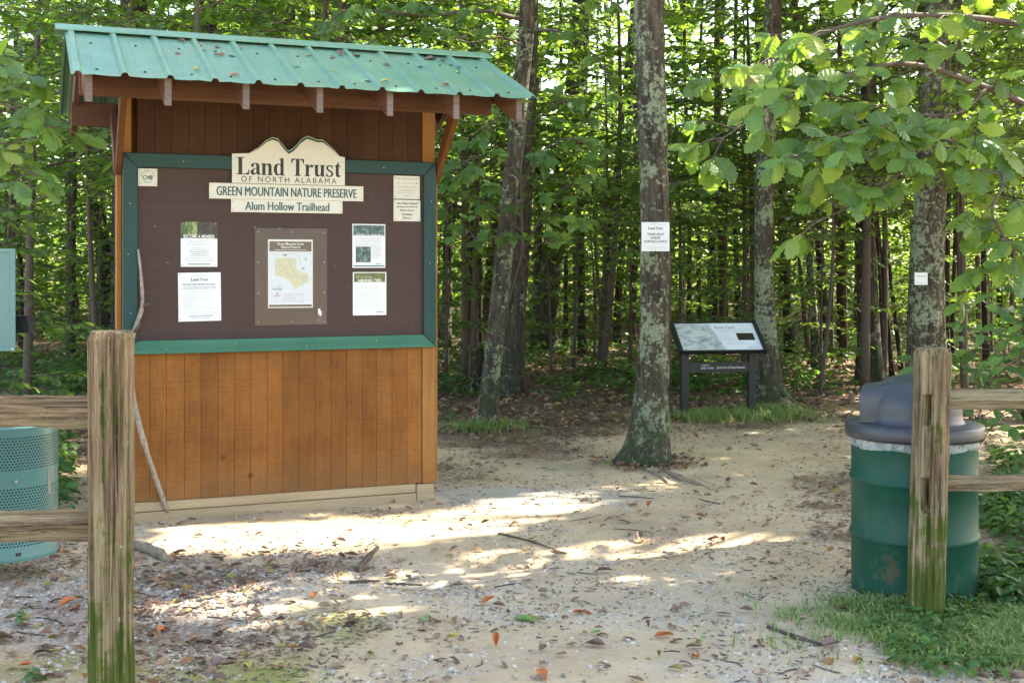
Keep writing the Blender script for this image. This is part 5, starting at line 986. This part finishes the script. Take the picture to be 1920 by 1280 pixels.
# ------------------------------------------------------------------ low growth
def seedlings(n, x0, x1, y0, y1, dens, size, name, label, hmax=.22, leaves=6, far=True, view=.56):
    x = rng.uniform(x0, x1, n*8); y = y0*(y1/y0)**rng.uniform(0, 1, n*8); k = (np.abs(x) < view*y+.3) & free(x, y); x, y = x[k], y[k]; k = rng.uniform(0, 1, len(x)) < dens(x, y); x, y = x[k][:n], y[k][:n]; n = len(x); mb = MB()
    h = rng.uniform(.03, hmax, n); P = []; D_ = []; 
    for q in range(leaves):
        a = rng.uniform(0, 6.283, n); rr = rng.uniform(.01, .07, n); P.append(np.stack([x+rr*np.cos(a), y+rr*np.sin(a), gz(x, y)+h*rng.uniform(.5, 1, n)], -1)); D_.append(np.stack([np.cos(a), np.sin(a), rng.normal(-.1, .2, n)], -1))
    P = np.concatenate(P); D_ = np.concatenate(D_); scatter(mb, FAR if far else MID, P, D_, unit(np.array([0, 0, 1.])+rnd(len(P), .25)), size*rng.uniform(.6, 1.3, len(P)), rng.uniform(0, .94, len(P)))
    return tag(link(name, mb.mesh(name, M['leaf_low'])), label, 'undergrowth', kind='stuff')
seedlings(5200, -20, 20, 13.2, 42, lambda x, y: np.clip((fbm(x*.5, y*.5, 91, 3)-.38)*4, .06, 1)*sstep(12.8, 15.5, y+.8*np.sin(x)), .11, 'undergrowth', 'low green seedlings covering the shaded woodland floor', .30, 7)
seedlings(1500, -8, -2.2, 7.6, 13.5, lambda x, y: np.clip((fbm(x*.8, y*.8, 92, 3)-.35)*4, 0, 1)*(x < -.36*y), .075, 'undergrowth', 'low leafy ground cover left of the kiosk behind the bin', .20, 7, False)
seedlings(1500, 2.2, 6, 5.5, 11.5, lambda x, y: np.clip((fbm(x*.9, y*.9, 93, 3)-.30)*4, 0, 1)*(x > .368*y+.02+.06*(y-5.5)), .07, 'ground_ivy', 'leafy ground cover behind the right-hand rails and drum', .16, 7, False)
seedlings(420, 1.5, 4, 4.6, 6.0, lambda x, y: np.clip((fbm(x*2, y*2, 96, 3)-.4)*5, 0, 1)*(x > .30*y), .045, 'weeds', 'small leafy weeds mixed into the grass round the slotted post', .07, 5, False)
seedlings(750, -6, 8, 13.2, 24, lambda x, y: np.clip((fbm(x*.7, y*.7, 97, 3)-.42)*5, 0, 1)*(1-sstep(1.0, 1.6, x)*(y < 13.4)), .10, 'undergrowth', 'taller leafy seedlings between the trunks beyond the clearing', .42, 8, False)
def grass(name, label, cx, cy_, rx, ry, n, h, kind=None):
    x = rng.normal(cx, rx*.5, n); y = rng.normal(cy_, ry*.5, n); k = free(x, y) & (((x-DX)**2+(y-DY)**2) > .085) & (fbm(x*5, y*5, 55, 3)+.25*rng.uniform(-1, 1, n) > .38+.12*np.hypot((x-cx)/rx, (y-cy_)/ry)); x, y = x[k], y[k]; n = len(x); mb = MB(); a = rng.uniform(0, 6.283, n); hh = h*rng.uniform(.45, 1.2, n); lean = rng.uniform(.3, 1.6, n); z = gz(x, y); wd = .0022+.0018*rng.uniform(0, 1, n)
    dx, dy = np.cos(a), np.sin(a); px_, py_ = -dy*wd, dx*wd; b0 = np.stack([x, y, z-.005], -1); mid = b0+np.stack([dx*hh*lean*.35, dy*hh*lean*.35, hh*.6], -1); tip = b0+np.stack([dx*hh*lean, dy*hh*lean, hh*(1-.35*lean)], -1); o_ = np.stack([px_, py_, 0*px_], -1)
    V = np.stack([b0-o_, b0+o_, mid+o_*.8, mid-o_*.8, tip], 1).reshape(-1, 3); q = np.arange(n)[:, None]*5; mb.add(V, F3=q+np.array([[3, 2, 4]]), F4=q+np.array([[0, 1, 2, 3]]), tint=np.repeat(rng.uniform(0, .94, n), 5))
    return tag(link(name, mb.mesh(name, M['grass'])), label, 'grass', kind='stuff')
grass('grass', 'lush green grass around the slotted post and drum foot', 2.15, 5.15, .85, .45, 26000, .065)
grass('grass', 'grass fringe along the foot of the drum', 1.66, 5.45, .22, .16, 2600, .07)
grass('grass', 'sparse grass tufts in front of the interpretive panel', 2.1, 12.3, .9, .35, 3500, .13)
x, y = gat(912, 806); grass('grass', 'bright grass tuft around the slender leaning tree foot', x, y, .35, .25, 1500, .15)
x, y = gat(255, 945); grass('grass', 'thin grass tuft at the kiosk left corner', x, y, .3, .12, 500, .16)
x, y = gat(1450, 775); grass('grass', 'grass tuft at the root of the tree behind the panel', x, y, .4, .4, 1200, .12)
def seedling_thing(label, px, py, h, n, size, mat=LOWM):
    x, y = gat(px, py); z = gz1(x, y); o = link('seedling', None, None, (x, y, z)); tag(o, label, 'seedling', 'single seedlings beside the trail'); link('stem', MB().tube([(0, 0, -.01), (.005, 0, h*.5), (0, .004, h)], [.003, .0025, .0015], 5).mesh('stem', M['grass'], True), o)
    for k in range(n):
        a = k*2.4; f = .45+.55*k/n; q = link('leaf', mat[k % len(mat)], o, (0, 0, h*f)); q.rotation_euler = (0, random.uniform(-.1, .35), a); q.scale = (size*random.uniform(.7, 1.1),)*3
for q in (('four-leaved green seedling in gravel left of the mossy post', 38, 1178, .07, 7, .055), ('rounded green seedling at the bottom left picture corner', 60, 1278, .05, 6, .07), ('small pale seedling low in gravel at the left picture edge', 8, 1205, .04, 5, .045), ('broad-leaved plant drooping beside the kiosk lower right corner', 842, 790, .12, 6, .13), ('ivy-like seedling in the grass right of the slotted post', 1845, 1165, .06, 7, .075), ('yellowing heart-leaved seedling at the grass edge near the slotted post', 1735, 1195, .05, 6, .07), ('leafy seedling in the grass between drum and slotted post', 1800, 1120, .10, 6, .07)): seedling_thing(*q)
# ------------------------------------------------------------------ small single things
def ground_leaf(px, py, size, mesh, lab, gp, rz=None, up=.012):
    x, y = gat(px, py); o = link('fallen_leaf', mesh, None, (x, y, gz1(x, y)+up)); o.rotation_euler = (random.uniform(-.25, .25), random.uniform(-.25, .25), random.uniform(0, 6.28) if rz is None else rz); o.scale = (size, size*random.uniform(.6, 1), size); tag(o, lab, 'leaf', gp)
dl = lambda t_: [MB().add(V, F3, F4).mesh('fallen_leaf', M['fixed_'+str(t_)]) for V, F3, F4 in CURL]
for nm, c in (('brown', (.17, .095, .065)), ('orange', (.42, .12, .03)), ('yellow', (.42, .36, .08)), ('green', (.20, .28, .10)), ('mauve', (.16, .09, .085))): M['fixed_'+nm] = plain('fallen_leaf_'+nm, c, .7, .35, 70)
FL = {k: dl(k) for k in ('brown', 'orange', 'yellow', 'green', 'mauve')}
ground_leaf(1215, 955, .085, FL['orange'][0], 'bright orange-red fallen leaf on pale gravel by the noticed tree', None)
ground_leaf(1525, 1000, .07, FL['brown'][1], 'reddish brown leaf near the drum at the trail edge', None); ground_leaf(1105, 1190, .06, FL['green'][0], 'pale green fallen leaf on the sand in the foreground', None); ground_leaf(800, 1157, .075, FL['green'][1], 'greyish green fallen leaf mid foreground on mossy sand', None); ground_leaf(775, 1060, .05, FL['green'][2], 'small yellow-green leaf beside the short grey stick', None)
ground_leaf(1415, 1130, .055, FL['green'][0], 'dark green leaf on the trail left of the drum foot', None); ground_leaf(1545, 1008, .06, FL['green'][1], 'olive leaf lying next to the reddish leaf near the drum', None); ground_leaf(340, 945, .10, FL['yellow'][1], 'pale yellow curled leaf at the foot of the leaning branch', None)
fr2 = random.Random(9)
for k in range(70):
    px, py = fr2.uniform(20, 1640), 940+330*fr2.random()**.8
    if py < 1010 and px < 850: continue
    nm = fr2.choice(('brown', 'brown', 'mauve', 'mauve', 'orange', 'yellow')); ground_leaf(px, py, fr2.uniform(.045, .095), FL[nm][k % 3], nm+' curled leaf lying on the trail foreground', 'curled '+nm+' leaves on the trail')
def rock(px, py, size, lab, gp, tint):
    x, y = gat(px, py); V = IV*rng.uniform(.8, 1.15, (12, 1))*np.array([1, .75, .55])*.5; o = link('pebble', MB().add(V, IF, tint=tint).mesh('pebble', M['stone']), None, (x, y, gz1(x, y)+size*.16)); o.scale = (size,)*3; o.rotation_euler = (random.uniform(-.3, .3), 0, random.uniform(0, 6.28)); bevel(o, .06, 2); tag(o, lab, 'stone', gp)
rock(622, 1262, .042, 'rounded grey stone alone near the bottom picture edge', None, .2); rock(1505, 1057, .04, 'white angular stone on the trail left of the drum', None, .7); rock(590, 950, .035, 'blue-grey stone against the kiosk sill', None, .1)
for k in range(60):
    px, py = fr2.uniform(20, 1660), 1010+265*fr2.random()
    rock(px, py, fr2.uniform(.022, .036), 'loose pale grey pebble on the sandy foreground', 'larger pebbles on the trail', fr2.uniform(0, .9))
def lay(px0, py0, px1, py1, r, lab, gp=None, name='fallen_stick', bend=.02, mat='twig'):
    a, b = gat(px0, py0), gat(px1, py1); m_ = ((a[0]+b[0])/2+random.uniform(-bend, bend), (a[1]+b[1])/2+random.uniform(-bend, bend)); stick(name, lab, [(a[0], a[1], gz1(*a)+r*.7), (m_[0], m_[1], gz1(*m_)+r*1.3), (b[0], b[1], gz1(*b)+r*.6)], [r, r*.9, r*.6], mat, 'stick', gp)
lay(672, 1075, 708, 1030, .017, 'short thick grey stick lying in the sunlit gravel'); lay(655, 1098, 712, 1092, .008, 'thin grey stick lying crosswise below the thick stick'); lay(722, 1098, 792, 1098, .006, 'thin dark twig right of the thick grey stick'); lay(1440, 1180, 1545, 1213, .009, 'thin brown branch on gravel at lower right'); lay(935, 1000, 1060, 1040, .006, 'long thin dark twig across the trail middle')
for k in range(45):
    px, py = fr2.uniform(30, 1640), 900+370*fr2.random(); 
    if px < 850 and py < 1050: continue
    lay(px, py, px+fr2.uniform(-70, 70), py+fr2.uniform(-14, 14), fr2.uniform(.002, .005), 'thin dark twig lying on the sandy trail', 'twigs on the trail')
# surface roots and a mossy chip
def root(lab, pts, r, mat='twig'): 
    P = [gat(*p) for p in pts]; stick('surface_root', lab, [(a, b, gz1(a, b)+h) for (a, b), h in zip(P, [-.005, r*.6, r*.5, -.02][:len(P)])], [r*.7, r, r*.9, r*.4][:len(P)], mat, 'root')
root('pale exposed root with yellow lichen beside the mossy post', [(225, 1015), (262, 1030), (300, 1045), (325, 1062)], .034, 'root'); root('grey surface root running from the noticed tree to the right', [(1235, 872), (1265, 893), (1300, 905), (1345, 915)], .02, 'root'); root('short surface root in front of the noticed tree', [(1195, 876), (1225, 885), (1250, 900), (1255, 915)], .015, 'root')
x, y = gat(1452, 760); root('thick root flaring right from the tree behind the panel', [(1446, 752), (1462, 757), (1474, 763), (1482, 772)], .06, 'root')
lay(970, 1160, 1003, 1166, .014, 'mossy green chip of bark on the trail', None, 'bark_chip', .0, 'grass')
# fallen logs
a, b = at(1442, 617, 20.), at(1515, 578, 20.4); stick('fallen_log', 'slanting bare fallen log propped among the pines', [a, (a+b)/2, b], [.055, .05, .045], 'root', 'log')
g0 = gat(1440, 668); g1 = gat(1600, 680); stick('fallen_log', 'thin log lying on the ground among the pines', [(g0[0], g0[1], gz1(*g0)+.06), (g1[0], g1[1], gz1(*g1)+.05)], [.06, .045], 'root', 'log')
g0 = gat(1100, 706); g1 = gat(1200, 712); stick('fallen_log', 'dark fallen branch behind the noticed tree', [(g0[0], g0[1], gz1(*g0)+.06), (g1[0], g1[1], gz1(*g1)+.05)], [.045, .04], 'twig', 'log')
# leaves on the roof
RL = [(.335, .12, 'brown'), (.36, .18, 'orange'), (.42, .33, 'brown'), (.445, .40, 'orange'), (.50, .36, 'brown'), (.52, .42, 'brown'), (.64, .16, 'orange'), (.49, .22, 'brown'), (.23, .42, 'brown'), (.30, .80, 'yellow'), (.50, .88, 'orange'), (.90, .60, 'green'), (1.02, .68, 'yellow'), (1.02, .28, 'yellow'), (1.16, .25, 'brown'), (1.23, .22, 'mauve'), (1.29, .22, 'mauve'), (1.22, .87, 'orange'), (1.30, .85, 'yellow'), (1.46, .36, 'brown'), (1.68, .4, 'brown'), (1.72, .83, 'orange'), (1.845, .13, 'mauve'), (1.87, .15, 'mauve'), (1.90, .15, 'brown'), (1.88, .12, 'mauve'), (1.93, .30, 'green'), (1.955, .31, 'brown'), (1.88, .5, 'yellow')]
for k, (s_, q, nm) in enumerate(RL):
    n_ = RN+(EN-RN)*(.06+.9*q); p = K(s_+.05*q, n_, RZ-PITCH*(n_-RN)+.008); o = link('roof_leaf', FL[nm][k % 3], None, p); sz = .062 if nm != 'mauve' else .1
    o.rotation_euler = Matrix.Rotation(KA, 3, 'Z').to_euler(); o.matrix_world = Matrix.Translation(p) @ Matrix.Rotation(KA, 4, 'Z') @ Matrix.Rotation(math.atan(PITCH), 4, 'X') @ Matrix.Rotation(fr2.uniform(0, 6.28), 4, 'Z') @ Matrix.Diagonal((sz, sz*.8, sz*.7, 1))
    tag(o, nm+' fallen leaf resting on the green kiosk roof', 'leaf', nm+' leaves on the kiosk roof')
# notices on the trees
def tree_notice(name, lab, px, py, D, w_, h, build, rz=0):
    p = at(px, py, D); o = link(name, None, None, p, rz); link('panel', MB().box((-w_/2, -.002, 0), (w_/2, .002, h)).mesh('panel', M['paper']), o); tag(o, lab, 'sign'); build(o, -.0035, w_, h); return o
def b1(o, y, w_, h):
    ridge_logo(o, 0, h*.88, .11, 'ink_grey', y, .02); serif(o, 'Land Trust', 0, h*.79, .115, .02, 'ink_black', y)
    for k, tx in enumerate(('TRAILHEAD', 'UNDER', 'SURVEILLANCE')): text(o, tx, 0, h*(.585-.125*k), (.128, .08, .175)[k], .018, 'ink_black', y, .006)
    lines(o, -.08, .08, h*.15, 2, .01, .003, 'ink_pale', y, 31, True, .2); screw_at(o, 0, -.002, h*.97); screw_at(o, 0, -.002, h*.035)
tree_notice('surveillance_sign', 'white square surveillance notice nailed to the lone tree trunk', 1229, 471, 9.40, .213, .222, b1)
bx, by = gat(1735, 775)
def b2(o, y, w_, h): text(o, 'Trail Map', 0, h*.72, .09, .011, 'ink_black', y); lines(o, -.05, .05, h*.2, 1, .01, .003, 'ink_grey', y, 33, True, 0); screw_at(o, 0, -.002, h*.08)
def b2(o, y, w_, h): lines(o, -.052, .052, h*.75, 1, .01, .008, 'ink_grey', y, 32, True, 0); lines(o, -.05, .05, h*.2, 1, .01, .003, 'ink_grey', y, 33, True, 0); screw_at(o, 0, -.002, h*.08)
tree_notice('tree_tag', 'small pale tag nailed to the thick tree behind the drum', 1727, 534, by-.19, .132, .125, b2)
